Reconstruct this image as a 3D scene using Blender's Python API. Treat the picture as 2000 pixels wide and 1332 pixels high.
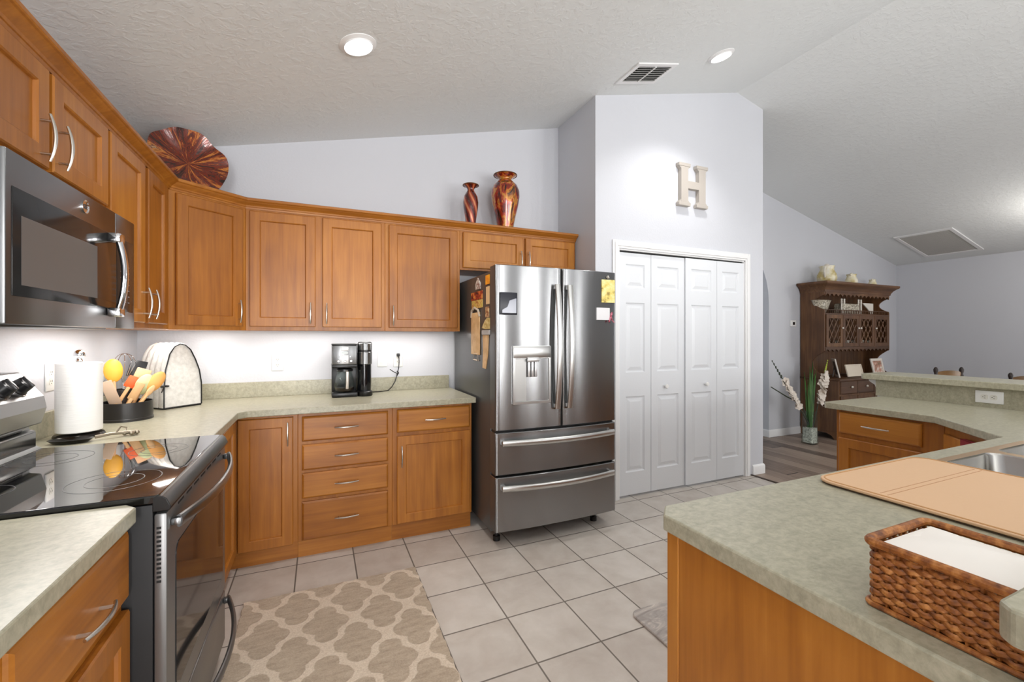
import bpy, bmesh, math, random
from mathutils import Matrix, Vector, Euler
PI = math.pi
R = math.radians
random.seed(7)
for o in list(bpy.data.objects):
    bpy.data.objects.remove(o)
SC = bpy.context.scene
COL = SC.collection

# ------------------------------------------------------------------ camera
CAM_Z = 1.334
cam_data = bpy.data.cameras.new('camera')
cam_data.sensor_width = 36.0
cam_data.lens = 849.2 * 36.0 / 2000.0
cam_data.shift_y = -8.9 / 2000.0
cam_data.clip_start = 0.02
cam = bpy.data.objects.new('camera', cam_data)
COL.objects.link(cam)
cam.location = (0, 0, CAM_Z)
cam.rotation_euler = (R(90), 0, R(-23.84))
SC.camera = cam

# ------------------------------------------------------------------ exposure, world
SC.view_settings.view_transform = 'Standard'
SC.view_settings.look = 'None'
SC.view_settings.gamma = 1.0
SC.view_settings.use_curve_mapping = False
SC.view_settings.exposure = -0.45
world = bpy.data.worlds.new('daylight')
SC.world = world
world.use_nodes = True
world.node_tree.nodes['Background'].inputs[0].default_value = (0.86, 0.93, 1.0, 1)
world.node_tree.nodes['Background'].inputs[1].default_value = 1.0


def area(name, loc, rot, sx, sy, power, color=(1, 1, 1), spread=180):
    d = bpy.data.lights.new(name, 'AREA')
    d.shape = 'RECTANGLE'
    d.size, d.size_y = sx, sy
    d.energy = power
    d.color = color
    d.spread = R(spread)
    o = bpy.data.objects.new(name, d)
    COL.objects.link(o)
    o.location = loc
    o.rotation_euler = rot
    return o


# daylight standing in the window and door openings of the south wall (behind the camera) and the east wall
DAY = (1.0, 0.99, 0.98)
SOUTH_OPEN = [(-0.75, 0.10, 0.10, 2.15), (0.75, 0.90, 0.10, 2.15), (1.70, 1.85, 0.10, 2.15), (2.25, 2.70, 0.10, 2.15), (3.45, 3.60, 0.10, 2.15), (3.80, 4.2, 0.10, 2.15), (4.75, 4.90, 0.10, 2.15), (5.25, 5.60, 0.10, 2.15), (6.3, 6.45, 0.10, 2.15)]  # narrow strips added and shaped to streak the refrigerator steel with reflections
EAST_OPEN = [(-0.9, 0.0, 0.10, 2.12), (0.15, 1.05, 0.10, 2.12)]
SOUTH_Y = -4.2
EAST_X = 8.47
for x0, x1, z0, z1 in SOUTH_OPEN:
    area('south_daylight', ((x0 + x1) / 2, SOUTH_Y - 0.02, (z0 + z1) / 2), (R(90), 0, 0), x1 - x0, z1 - z0, 92 * (x1 - x0) * (z1 - z0), DAY)
for y0, y1, z0, z1 in EAST_OPEN:
    area('east_daylight', (EAST_X + 0.02, (y0 + y1) / 2, (z0 + z1) / 2), (R(90), 0, R(90)), y1 - y0, z1 - z0, 14 * (y1 - y0) * (z1 - z0), DAY)
# slim light bars under the wall cabinets
area('under_cabinet_light', (0.27, 3.27, 1.368), (0, 0, 0), 1.30, 0.10, 6.8, (1.0, 0.97, 0.93))
area('under_cabinet_light', (-0.72, 3.20, 1.368), (0, 0, R(38)), 0.35, 0.08, 3.0, (1.0, 0.97, 0.93))
area('under_cabinet_light', (-0.86, 2.54, 1.368), (0, 0, R(90)), 0.60, 0.08, 4.4, (1.0, 0.97, 0.93))
area('microwave_task_light', (-0.80, 1.75, 1.352), (0, 0, R(90)), 0.5, 0.05, 4.2, (1.0, 0.97, 0.93))
# the dining chandelier, beyond the right edge of the frame
pd = bpy.data.lights.new('chandelier_light', 'POINT')
pd.energy = 24
pd.color = (1.0, 0.95, 0.88)
pd.shadow_soft_size = 0.12
po = bpy.data.objects.new('chandelier_light', pd)
COL.objects.link(po)
po.location = (7.2, 1.7, 2.42)

# ------------------------------------------------------------------ ceiling slope
SLOPE = 0.2408
RIDGE_X, RIDGE_Z = 3.607, 3.638


def ceil_z(x):
    return RIDGE_Z - SLOPE * abs(x - RIDGE_X)


# ------------------------------------------------------------------ materials
def lin(r, g, b):
    f = lambda c: (c / 12.92 if c <= 0.04045 else ((c + 0.055) / 1.055) ** 2.4)
    return (f(r / 255), f(g / 255), f(b / 255), 1)


class NT:
    def __init__(s, name):
        s.m = bpy.data.materials.new(name)
        s.m.use_nodes = True
        s.t = s.m.node_tree
        s.b = s.t.nodes['Principled BSDF']
        s.tc = None

    def n(s, typ, **kw):
        x = s.t.nodes.new(typ)
        for k, v in kw.items():
            setattr(x, k, v)
        return x

    def put(s, sock, v):
        if hasattr(v, 'is_output'):
            s.t.links.new(v, sock)
        else:
            sock.default_value = v

    def obj(s):
        if s.tc is None:
            s.tc = s.n('ShaderNodeTexCoord')
        return s.tc.outputs['Object']

    def math(s, op, a, b=0.0, c=0.0, clamp=False):
        x = s.n('ShaderNodeMath', operation=op)
        x.use_clamp = clamp
        s.put(x.inputs[0], a)
        s.put(x.inputs[1], b)
        s.put(x.inputs[2], c)
        return x.outputs[0]

    def xyz(s, v=None):
        x = s.n('ShaderNodeSeparateXYZ')
        s.put(x.inputs[0], s.obj() if v is None else v)
        return x.outputs

    def comb(s, a, b, c):
        x = s.n('ShaderNodeCombineXYZ')
        for i, v in enumerate((a, b, c)):
            s.put(x.inputs[i], v)
        return x.outputs[0]

    def scale(s, sc, v=None):
        x = s.n('ShaderNodeMapping')
        s.put(x.inputs['Vector'], s.obj() if v is None else v)
        x.inputs['Scale'].default_value = sc
        return x.outputs[0]

    def noise(s, v=None, scale=5.0, detail=3.0, rough=0.5, dist=0.0):
        x = s.n('ShaderNodeTexNoise')
        s.put(x.inputs['Vector'], s.obj() if v is None else v)
        x.inputs['Scale'].default_value = scale
        x.inputs['Detail'].default_value = detail
        x.inputs['Roughness'].default_value = rough
        x.inputs['Distortion'].default_value = dist
        return x.outputs['Fac']

    def white(s, v):
        x = s.n('ShaderNodeTexWhiteNoise')
        s.put(x.inputs['Vector'], v)
        return x.outputs['Value']

    def ramp(s, f, stops):
        x = s.n('ShaderNodeValToRGB')
        s.put(x.inputs[0], f)
        e = x.color_ramp.elements
        while len(e) < len(stops):
            e.new(0.5)
        for i, (p, c) in enumerate(stops):
            e[i].position = p
            e[i].color = c if len(c) == 4 else (*c, 1)
        return x.outputs[0]

    def mix(s, f, a, b, mode='MIX'):
        x = s.n('ShaderNodeMix', data_type='RGBA', blend_type=mode)
        s.put(x.inputs[0], f)
        s.put(x.inputs[6], a)
        s.put(x.inputs[7], b)
        return x.outputs[2]

    def bump(s, h, strength=0.2, dist=0.01):
        x = s.n('ShaderNodeBump')
        x.inputs['Strength'].default_value = strength
        x.inputs['Distance'].default_value = dist
        s.put(x.inputs['Height'], h)
        s.t.links.new(x.outputs[0], s.b.inputs['Normal'])

    def set(s, color=None, rough=None, metal=None, **kw):
        if color is not None:
            s.put(s.b.inputs['Base Color'], color)
        if rough is not None:
            s.put(s.b.inputs['Roughness'], rough)
        if metal is not None:
            s.put(s.b.inputs['Metallic'], metal)
        for k, v in kw.items():
            s.put(s.b.inputs[k.replace('_', ' ')], v)
        return s.m


def plain(name, rgb, rough=0.5, metal=0.0, **kw):
    return NT(name).set(lin(*rgb), rough, metal, **kw)


def make_wood(name, axis, dark, mid, light, rough=0.40, fine=1.0, coat=0.12):
    k = NT(name)
    sc = [14 * fine] * 3
    sc[axis] = 1.1 * fine
    info = k.n('ShaderNodeObjectInfo')
    off = k.n('ShaderNodeVectorMath', operation='ADD')
    k.put(off.inputs[0], k.obj())
    sh = k.math('MULTIPLY', info.outputs['Random'], 7.3)
    k.put(off.inputs[1], k.comb(sh, sh, sh))
    v = k.scale(sc, off.outputs[0])
    g = k.noise(v, 1.6, 5, 0.55, 0.6)
    sc2 = [90 * fine] * 3
    sc2[axis] = 3.0 * fine
    g2 = k.noise(k.scale(sc2, off.outputs[0]), 1.0, 2, 0.5)
    blot = k.noise(off.outputs[0], 3.2, 2, 0.5)
    f = k.math('ADD', k.math('MULTIPLY', g, 0.55), k.math('ADD', k.math('MULTIPLY', g2, 0.2), k.math('MULTIPLY', blot, 0.3)))
    f = k.math('ADD', f, k.math('MULTIPLY', k.math('SUBTRACT', info.outputs['Random'], 0.5), 0.16))
    c = k.ramp(f, [(0.24, dark), (0.53, mid), (0.82, light)])
    k.bump(g2, 0.05, 0.002)
    k.b.inputs['Coat Weight'].default_value = coat
    k.b.inputs['Coat Roughness'].default_value = 0.25
    return k.set(c, rough)


MAPLE = (lin(126, 70, 16), lin(167, 103, 31), lin(196, 132, 52))
wood_v = make_wood('maple_vertical_grain', 2, *MAPLE)
wood_h = make_wood('maple_horizontal_grain', 0, *MAPLE)
wood_y = make_wood('maple_depth_grain', 1, *MAPLE)
PINE = (lin(52, 32, 17), lin(92, 60, 35), lin(134, 95, 58))
dark_v = make_wood('dark_pine_vertical', 2, *PINE, rough=0.5, coat=0.0)
dark_h = make_wood('dark_pine_horizontal', 0, *PINE, rough=0.5, coat=0.0)
chair_wood = make_wood('chair_pine', 0, lin(84, 58, 24), lin(122, 88, 42), lin(146, 108, 58))
spoon_wood = make_wood('utensil_wood', 2, lin(180, 134, 86), lin(208, 166, 116), lin(226, 190, 144), rough=0.6)


def make_counter():
    k = NT('green_grey_laminate')
    a = k.noise(k.scale((1, 1.6, 1)), 30, 6, 0.72, 0.6)
    b = k.noise(None, 80, 4, 0.6)
    f = k.math('ADD', k.math('MULTIPLY', a, 0.6), k.math('MULTIPLY', b, 0.4))
    c = k.ramp(f, [(0.34, lin(144, 142, 122)), (0.47, lin(162, 158, 137)), (0.55, lin(172, 168, 147)), (0.68, lin(185, 180, 158))])
    return k.set(c, 0.3)


counter_m = make_counter()


def make_paint(name, rgb, strength=0.12, scale=75, rough=0.55):
    k = NT(name)
    h = k.noise(None, scale, 3, 0.5)
    k.bump(k.ramp(h, [(0.42, (0, 0, 0, 1)), (0.62, (1, 1, 1, 1))]), strength, 0.004)
    return k.set(lin(*rgb), rough)


wall_m = make_paint('lavender_grey_paint', (206, 208, 214), 0.07, 70, 0.45)
white_m = make_paint('white_trim_paint', (236, 236, 236), 0.02, 60, 0.35)
door_m = make_paint('white_door_paint', (225, 228, 232), 0.05, 120, 0.38)


def make_ceiling():
    k = NT('textured_ceiling')
    h = k.noise(None, 26, 4, 0.6, 0.4)
    k.bump(k.ramp(h, [(0.47, (0, 0, 0, 1)), (0.6, (1, 1, 1, 1))]), 0.22, 0.006)
    return k.set(lin(228, 231, 231), 0.8)


ceil_m = make_ceiling()


def make_tile():
    k = NT('ceramic_floor_tile')
    X, Y, Z = k.xyz()
    s = 0.3121
    u = k.math('DIVIDE', k.math('SUBTRACT', X, 0.8134), s)
    v = k.math('DIVIDE', k.math('SUBTRACT', Y, 1.5823), s)
    du = k.math('ABSOLUTE', k.math('SUBTRACT', k.math('FRACT', k.math('ADD', u, 50.5)), 0.5))
    dv = k.math('ABSOLUTE', k.math('SUBTRACT', k.math('FRACT', k.math('ADD', v, 50.5)), 0.5))
    d = k.math('MINIMUM', du, dv)
    g = k.math('DIVIDE', k.math('SUBTRACT', d, 0.0085), 0.006, clamp=True)
    rnd = k.white(k.comb(k.math('FLOOR', u), k.math('FLOOR', v), 0.0))
    n = k.noise(None, 7, 5, 0.6, 0.3)
    f = k.math('ADD', k.math('MULTIPLY', n, 0.75), k.math('MULTIPLY', rnd, 0.25))
    tile = k.ramp(f, [(0.3, lin(184, 174, 164)), (0.5, lin(197, 189, 180)), (0.7, lin(208, 201, 193))])
    c = k.mix(g, lin(112, 104, 96), tile)
    k.bump(k.math('ADD', g, k.math('MULTIPLY', n, 0.1)), 0.35, 0.003)
    return k.set(c, k.math('SUBTRACT', 0.75, k.math('MULTIPLY', g, 0.37)))


tile_m = make_tile()


def make_plank():
    k = NT('grey_brown_plank_floor')
    X, Y, Z = k.xyz()
    w = 0.165
    u = k.math('DIVIDE', X, w)
    row = k.math('FLOOR', u)
    r1 = k.white(k.comb(row, 3.0, 0.0))
    v = k.math('ADD', k.math('DIVIDE', Y, 1.22), k.math('MULTIPLY', r1, 5.0))
    r2 = k.white(k.comb(row, k.math('FLOOR', v), 1.0))
    g = k.noise(k.scale((16, 1.2, 1)), 1.5, 5, 0.6, 1.0)
    f = k.math('ADD', k.math('MULTIPLY', g, 0.6), k.math('MULTIPLY', r2, 0.45))
    c = k.ramp(f, [(0.28, lin(92, 77, 68)), (0.5, lin(126, 108, 96)), (0.75, lin(160, 141, 126))])
    e = k.math('MINIMUM', k.math('FRACT', u), k.math('FRACT', v))
    c = k.mix(k.math('LESS_THAN', e, 0.012), c, lin(64, 52, 45))
    return k.set(c, 0.42)


plank_m = make_plank()


def make_rug():
    k = NT('trellis_rug_pile')
    dn = k.n('ShaderNodeTexNoise')
    k.put(dn.inputs['Vector'], k.obj())
    dn.inputs['Scale'].default_value = 24
    X, Y, Z = k.xyz()
    D = k.xyz(dn.outputs['Color'])
    X = k.math('ADD', X, k.math('MULTIPLY', k.math('SUBTRACT', D[0], 0.5), 0.016))
    Y = k.math('ADD', Y, k.math('MULTIPLY', k.math('SUBTRACT', D[1], 0.5), 0.016))
    A, B = 0.25, 0.355

    def cell(ox, oy):
        u = k.math('ABSOLUTE', k.math('MULTIPLY', k.math('SUBTRACT', k.math('FRACT', k.math('ADD', k.math('DIVIDE', k.math('SUBTRACT', X, ox), A), 20.5)), 0.5), A))
        v = k.math('ABSOLUTE', k.math('MULTIPLY', k.math('SUBTRACT', k.math('FRACT', k.math('ADD', k.math('DIVIDE', k.math('SUBTRACT', Y, oy), B), 20.5)), 0.5), B))

        def circ(cx, cy, r):
            a = k.math('SUBTRACT', u, cx)
            b = k.math('SUBTRACT', v, cy)
            return k.math('SUBTRACT', k.math('SQRT', k.math('ADD', k.math('MULTIPLY', a, a), k.math('MULTIPLY', b, b))), r)
        return k.math('MINIMUM', k.math('MINIMUM', circ(0.049, 0.0, 0.049), circ(0.0, 0.083, 0.048)), circ(0.0, 0.0, 0.080))
    d = k.math('MINIMUM', cell(0.15, 2.36), cell(0.15 + A / 2, 2.36 + B / 2))
    line = k.math('DIVIDE', k.math('ADD', d, 0.002), 0.005, clamp=True)
    pile = k.noise(None, 160, 3, 0.7)
    patch = k.noise(k.scale((9, 30, 1)), 1.4, 4, 0.65)
    base = k.ramp(k.math('ADD', k.math('MULTIPLY', pile, 0.45), k.math('MULTIPLY', patch, 0.55)), [(0.3, lin(150, 133, 113)), (0.5, lin(178, 161, 140)), (0.72, lin(200, 185, 165))])
    cream = k.ramp(pile, [(0.3, lin(196, 178, 156)), (0.7, lin(226, 211, 192))])
    c = k.mix(line, base, cream)
    k.bump(k.math('ADD', k.math('MULTIPLY', pile, 0.7), k.math('MULTIPLY', line, 0.7)), 0.5, 0.006)
    return k.set(c, 0.95, Sheen_Weight=0.2)


rug_m = make_rug()


def make_marble_mat():
    k = NT('grey_marbled_mat')
    n = k.noise(k.scale((3, 9, 1)), 2.0, 5, 0.6, 1.6)
    c = k.ramp(n, [(0.34, lin(150, 143, 138)), (0.5, lin(172, 165, 160)), (0.6, lin(196, 188, 180)), (0.68, lin(225, 218, 208))])
    return k.set(c, 0.7)


mat_m = make_marble_mat()


def make_steel(name, rgb, rough, rot=0.0, aniso=0.75, wave=0.6):
    k = NT(name)
    w = k.noise(k.scale((1.0, 1.0, 0.35)), 3.0, 1, 0.4)
    k.bump(w, 0.05 * wave, 0.02)
    tg = k.n('ShaderNodeTangent', direction_type='RADIAL', axis='Z')
    k.t.links.new(tg.outputs[0], k.b.inputs['Tangent'])
    k.b.inputs['Anisotropic'].default_value = aniso
    k.b.inputs['Anisotropic Rotation'].default_value = rot
    return k.set(lin(*rgb), rough, 1.0)


steel_m = make_steel('brushed_stainless', (152, 153, 154), 0.22, 0.25, 1.0, 1.2)
steel_h = make_steel('brushed_stainless_plain', (138, 139, 140), 0.30, 0.25, 0.8)
range_steel = plain('range_stainless', (124, 124, 124), 0.34, 0.7)
nickel_m = plain('satin_nickel', (205, 200, 192), 0.27, 1.0)
chrome_m = plain('chrome', (220, 220, 222), 0.08, 1.0)
dark_steel = plain('dark_coated_steel', (98, 98, 98), 0.32, 0.6)
black_m = plain('black_plastic', (18, 18, 19), 0.3)
black_gloss = plain('black_glass', (9, 9, 10), 0.03, Coat_Weight=0.4, Coat_Roughness=0.02)
window_glass = plain('oven_window_glass', (34, 34, 35), 0.06, Specular_IOR_Level=0.3)
screen_m = plain('door_screen_glass', (98, 98, 97), 0.4)
mw_glass = plain('microwave_glass', (42, 42, 42), 0.1, Specular_IOR_Level=0.22)
white_plastic = plain('white_plastic', (236, 236, 234), 0.35)
ivory = plain('warm_white_plastic', (226, 224, 216), 0.4)
shadow_slot = plain('dark_slot', (12, 12, 12), 0.7)
paper_m = plain('white_paper', (240, 236, 230), 0.85)


def make_towel():
    k = NT('quilted_paper_towel')
    n = k.noise(k.scale((8, 8, 60)), 1.5, 3, 0.6)
    k.bump(n, 0.35, 0.003)
    return k.set(lin(236, 235, 232), 0.9)


towel_m = make_towel()


def make_cloth():
    k = NT('quilted_white_cloth')
    n = k.noise(None, 45, 3, 0.6)
    k.bump(n, 0.35, 0.004)
    return k.set(k.ramp(n, [(0.3, lin(214, 212, 206)), (0.7, lin(238, 236, 231))]), 0.9)


cloth_m = make_cloth()


def make_art_glass(name, ang):
    k = NT(name)
    X, Y, Z = k.xyz()
    if ang == 'plate':
        th = k.math('ARCTAN2', Z, X)
        rr = k.math('SQRT', k.math('ADD', k.math('MULTIPLY', X, X), k.math('MULTIPLY', Z, Z)))
        v = k.comb(k.math('MULTIPLY', k.math('SINE', th), 2.2), k.math('MULTIPLY', k.math('COSINE', th), 2.2), k.math('MULTIPLY', rr, 3.5))
        n = k.noise(v, 1.7, 7, 0.72, 0.5)
        c = k.ramp(n, [(0.36, lin(30, 18, 12)), (0.43, lin(70, 30, 16)), (0.48, lin(132, 44, 20)), (0.52, lin(60, 26, 16)), (0.56, lin(150, 60, 24)), (0.61, lin(214, 140, 60)), (0.66, lin(96, 36, 20)), (0.72, lin(236, 196, 140))])
    elif ang == 'spiral':
        th = k.math('ARCTAN2', Y, X)
        ph = k.math('SINE', k.math('ADD', k.math('MULTIPLY', th, 5.0), k.math('MULTIPLY', Z, 42.0)))
        c = k.ramp(k.math('ADD', k.math('MULTIPLY', ph, 0.5), 0.5), [(0.0, lin(64, 18, 12)), (0.5, lin(122, 34, 18)), (0.82, lin(158, 54, 24)), (0.97, lin(204, 128, 84))])
    else:
        n = k.noise(k.scale((9, 9, 3.2)), 1.6, 4, 0.6, 0.7)
        c = k.ramp(n, [(0.36, lin(40, 22, 12)), (0.43, lin(104, 30, 14)), (0.5, lin(164, 44, 18)), (0.545, lin(204, 140, 48)), (0.6, lin(150, 84, 26)), (0.66, lin(60, 34, 14))])
    k.b.inputs['Coat Weight'].default_value = 0.8
    k.b.inputs['Coat Roughness'].default_value = 0.06
    return k.set(c, 0.22, 0.25)


plate_m = make_art_glass('copper_red_plate_glass', 'plate')
spiral_m = make_art_glass('red_spiral_glass', 'spiral')
vase_m = make_art_glass('red_gold_mottled_glass', 'mottled')
bronze_m = plain('bronze_rim', (104, 66, 34), 0.3, 0.5)


def make_wicker():
    k = NT('brown_wicker')
    n = k.noise(None, 70, 3, 0.6)
    c = k.ramp(n, [(0.3, lin(100, 52, 16)), (0.5, lin(150, 88, 34)), (0.72, lin(198, 134, 70))])
    return k.set(c, 0.5)


wicker_m = make_wicker()
board_m = make_paint('tan_drying_mat', (216, 178, 140), 0.05, 90, 0.6)
board_edge = plain('dark_mat_edge', (70, 52, 30), 0.6)
leaf_m = NT('green_leaf')
leaf_m = leaf_m.set(leaf_m.ramp(leaf_m.noise(leaf_m.scale((20, 20, 2)), 2, 3), [(0.3, lin(38, 74, 28)), (0.6, lin(74, 116, 50)), (0.8, lin(110, 140, 80))]), 0.5)
bud_m = plain('yellow_green_bud', (170, 184, 60), 0.5)
stem_dark = plain('dark_green_stem', (58, 66, 50), 0.6)
petal_m = plain('ivory_petal', (236, 226, 214), 0.6)


def make_pebble():
    k = NT('white_pebble')
    n = k.noise(None, 60, 3, 0.6)
    return k.set(k.ramp(n, [(0.35, lin(150, 146, 136)), (0.6, lin(226, 222, 212))]), 0.5)


pebble_m = make_pebble()


def make_thin_glass():
    k = NT('thin_clear_glass')
    fr = k.n('ShaderNodeLayerWeight')
    fr.inputs['Blend'].default_value = 0.12
    tr = k.n('ShaderNodeBsdfTransparent')
    tr.inputs['Color'].default_value = (0.93, 0.96, 0.95, 1)
    gl = k.n('ShaderNodeBsdfGlossy')
    gl.inputs['Roughness'].default_value = 0.03
    mx = k.n('ShaderNodeMixShader')
    k.t.links.new(k.math('MULTIPLY', fr.outputs['Facing'], 0.5), mx.inputs[0])
    k.t.links.new(tr.outputs[0], mx.inputs[1])
    k.t.links.new(gl.outputs[0], mx.inputs[2])
    k.t.links.new(mx.outputs[0], k.t.nodes['Material Output'].inputs['Surface'])
    return k.m


glass_m = make_thin_glass()
cream_pot = NT('cream_glaze')
cream_pot = cream_pot.set(cream_pot.ramp(cream_pot.noise(None, 9, 3), [(0.35, lin(196, 176, 112)), (0.5, lin(232, 222, 186)), (0.68, lin(244, 240, 228))]), 0.25)
china_m = plain('china_white', (226, 220, 208), 0.25)
floral_china = NT('patterned_china')
floral_china = floral_china.set(floral_china.ramp(floral_china.noise(None, 46, 4, 0.65), [(0.4, lin(120, 112, 96)), (0.52, lin(186, 178, 160)), (0.66, lin(216, 208, 192))]), 0.3)
grey_letter = plain('greige_painted_wood', (180, 173, 165), 0.65)


def emit(name, rgb, s):
    k = NT(name)
    k.b.inputs['Emission Color'].default_value = rgb
    k.b.inputs['Emission Strength'].default_value = s
    return k.set(rgb, 0.5)


lamp_m = emit('lit_lamp', (1, 0.98, 0.94, 1), 9.0)


# ------------------------------------------------------------------ mesh helpers
class MB:
    def __init__(s):
        s.bm = bmesh.new()
        s.idx = 0

    def _absorb(s, t, M=None):
        vm = []
        for v in t.verts:
            vm.append(s.bm.verts.new(M @ v.co if M else v.co))
        for i, v in enumerate(t.verts):
            v.index = i
        for f in t.faces:
            try:
                nf = s.bm.faces.new([vm[v.index] for v in f.verts])
                nf.material_index = s.idx
            except ValueError:
                pass
        t.free()
        return s

    def box(s, x0, y0, z0, x1, y1, z1, b=0.0, seg=2, M=None):
        t = bmesh.new()
        bmesh.ops.create_cube(t, size=1.0)
        for v in t.verts:
            v.co = Vector(((x0 + x1) / 2 + v.co.x * (x1 - x0), (y0 + y1) / 2 + v.co.y * (y1 - y0), (z0 + z1) / 2 + v.co.z * (z1 - z0)))
        if b:
            b = min(b, 0.49 * min(abs(x1 - x0), abs(y1 - y0), abs(z1 - z0)))
            bmesh.ops.bevel(t, geom=t.edges[:], offset=b, segments=seg, affect='EDGES', profile=0.5)
        t.verts.index_update()
        return s._absorb(t, M)

    def loops(s, L, cap0=True, cap1=True, close=False):
        rows = [[s.bm.verts.new(p) for p in l] for l in L]
        n = len(rows[0])
        pairs = list(zip(rows, rows[1:]))
        if close:
            pairs.append((rows[-1], rows[0]))
        for a, b in pairs:
            for i in range(n):
                j = (i + 1) % n
                f = s.bm.faces.new((a[i], a[j], b[j], b[i]))
                f.material_index = s.idx
        if not close:
            if cap0:
                f = s.bm.faces.new(rows[0][::-1])
                f.material_index = s.idx
            if cap1:
                f = s.bm.faces.new(rows[-1])
                f.material_index = s.idx
        return s

    def strip(s, L):
        rows = [[s.bm.verts.new(p) for p in l] for l in L]
        for a, b in zip(rows, rows[1:]):
            for i in range(len(a) - 1):
                f = s.bm.faces.new((a[i], a[i + 1], b[i + 1], b[i]))
                f.material_index = s.idx
        return s

    def lathe(s, prof, c=(0, 0, 0), seg=32, M=None, cap0=True, cap1=True, sq=None):
        L = []
        for r, z in prof:
            l = []
            for i in range(seg):
                a = 2 * PI * i / seg
                p = Vector((c[0] + r * math.cos(a), c[1] + r * math.sin(a), c[2] + z))
                l.append(M @ p if M else p)
            L.append(l)
        return s.loops(L, cap0, cap1)

    def cyl(s, p0, p1, r, seg=16, r1=None):
        return s.tube([p0, p1], r if r1 is None else [r, r1], seg)

    def tube(s, pts, r, seg=8, closed=False, flat=None, up=None):
        P = [Vector(p) for p in pts]
        n = len(P)
        rs = r if isinstance(r, (list, tuple)) else [r] * n
        L = []
        prev = None
        for i in range(n):
            if closed:
                d = P[(i + 1) % n] - P[i - 1]
            else:
                d = P[min(i + 1, n - 1)] - P[max(i - 1, 0)]
            d.normalize()
            if prev is None:
                u = Vector(up) if up else (Vector((0, 0, 1)) if abs(d.z) < 0.9 else Vector((1, 0, 0)))
            else:
                u = prev
            u = (u - d * u.dot(d))
            if u.length < 1e-6:
                u = d.orthogonal()
            u.normalize()
            prev = u
            w = d.cross(u)
            fl = flat if flat else (1, 1)
            L.append([P[i] + (u * math.cos(2 * PI * k / seg) * fl[0] + w * math.sin(2 * PI * k / seg) * fl[1]) * rs[i] for k in range(seg)])
        return s.loops(L, True, True, closed)

    def sphere(s, c, r, sc=(1, 1, 1), u=16, v=10):
        t = bmesh.new()
        bmesh.ops.create_uvsphere(t, u_segments=u, v_segments=v, radius=r)
        for w in t.verts:
            w.co = Vector((c[0] + w.co.x * sc[0], c[1] + w.co.y * sc[1], c[2] + w.co.z * sc[2]))
        t.verts.index_update()
        return s._absorb(t)

    def prism(s, poly, lo, hi, plane='xy', holes=()):
        def P(a, b, h):
            return {'xy': (a, b, h), 'xz': (a, h, b), 'yz': (h, a, b)}[plane]
        if not holes:
            return s.loops([[P(a, b, lo) for a, b in poly], [P(a, b, hi) for a, b in poly]])
        t = bmesh.new()
        for ring in [poly] + list(holes):
            vs = [t.verts.new(P(a, b, lo)) for a, b in ring]
            for i in range(len(vs)):
                t.edges.new((vs[i], vs[(i + 1) % len(vs)]))
        bmesh.ops.triangle_fill(t, use_beauty=True, edges=t.edges[:])
        bmesh.ops.recalc_face_normals(t, faces=t.faces[:])
        g = bmesh.ops.extrude_face_region(t, geom=t.faces[:])
        off = Vector(P(0, 0, hi)) - Vector(P(0, 0, lo))
        for v in g['geom']:
            if isinstance(v, bmesh.types.BMVert):
                v.co += off
        t.verts.index_update()
        return s._absorb(t)

    def sweep(s, path, prof, closed_prof=True):
        """Sweep (out, z) profile along a 2-D polyline; 'out' points to the right of travel."""
        L = []
        n = len(path)
        for o, z in prof:
            row = []
            for i in range(n):
                p = Vector(path[i])
                ds = []
                if i > 0:
                    ds.append((p - Vector(path[i - 1])).normalized())
                if i < n - 1:
                    ds.append((Vector(path[i + 1]) - p).normalized())
                ns = [Vector((d.y, -d.x)) for d in ds]
                m = sum(ns, Vector((0, 0)))
                m.normalize()
                k = 1.0 / max(0.3, m.dot(ns[0]))
                q = p + m * o * k
                row.append((q.x, q.y, z))
            L.append(row)
        T = [[L[j][i] for j in range(len(prof))] for i in range(n)]
        return s.loops(T)

    def build(s, name, mat, parent=None, local=False, loc=None, rot=None, smooth=35, bevel=0.0, label=None):
        bmesh.ops.recalc_face_normals(s.bm, faces=s.bm.faces[:])
        me = bpy.data.meshes.new(name)
        base = Vector((0, 0, 0))
        if parent is not None and not local:
            base = Vector(WORLD.get(parent.name, (0, 0, 0)))
        elif parent is None and loc is not None and not local:
            base = Vector(loc)
        if base.length:
            for v in s.bm.verts:
                v.co -= base
        s.bm.to_mesh(me)
        s.bm.free()
        for m in (mat if isinstance(mat, (list, tuple)) else [mat]):
            me.materials.append(m)
        if smooth:
            me.shade_smooth()
            me.set_sharp_from_angle(angle=R(smooth))
        o = bpy.data.objects.new(name, me)
        COL.objects.link(o)
        if parent is not None:
            o.parent = parent
            if not local:
                WORLD[o.name] = tuple(base)
        if loc is not None:
            o.location = loc
        if rot is not None:
            o.rotation_euler = rot
        if parent is None:
            WORLD[o.name] = tuple(base)
        if bevel:
            md = o.modifiers.new('edge_rounding', 'BEVEL')
            md.width = bevel
            md.segments = 2
            md.limit_method = 'ANGLE'
            md.angle_limit = R(40)
        if label:
            o['label'] = label
        return o


WORLD = {}


def tag(o, label=None, cat=None, group=None, kind=None):
    if label:
        o['label'] = label
    if cat:
        o['category'] = cat
    if group:
        o['group'] = group
    if kind:
        o['kind'] = kind
    return o


def thing(name, label, cat, loc=(0, 0, 0), rz=0.0, group=None):
    o = bpy.data.objects.new(name, None)
    o.empty_display_size = 0.05
    COL.objects.link(o)
    o.location = loc
    o.rotation_euler = (0, 0, rz)
    WORLD[o.name] = tuple(loc)
    return tag(o, label, cat, group)


def structure(o, label=None):
    o['kind'] = 'structure'
    if label:
        o['label'] = label
    return o


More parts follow.
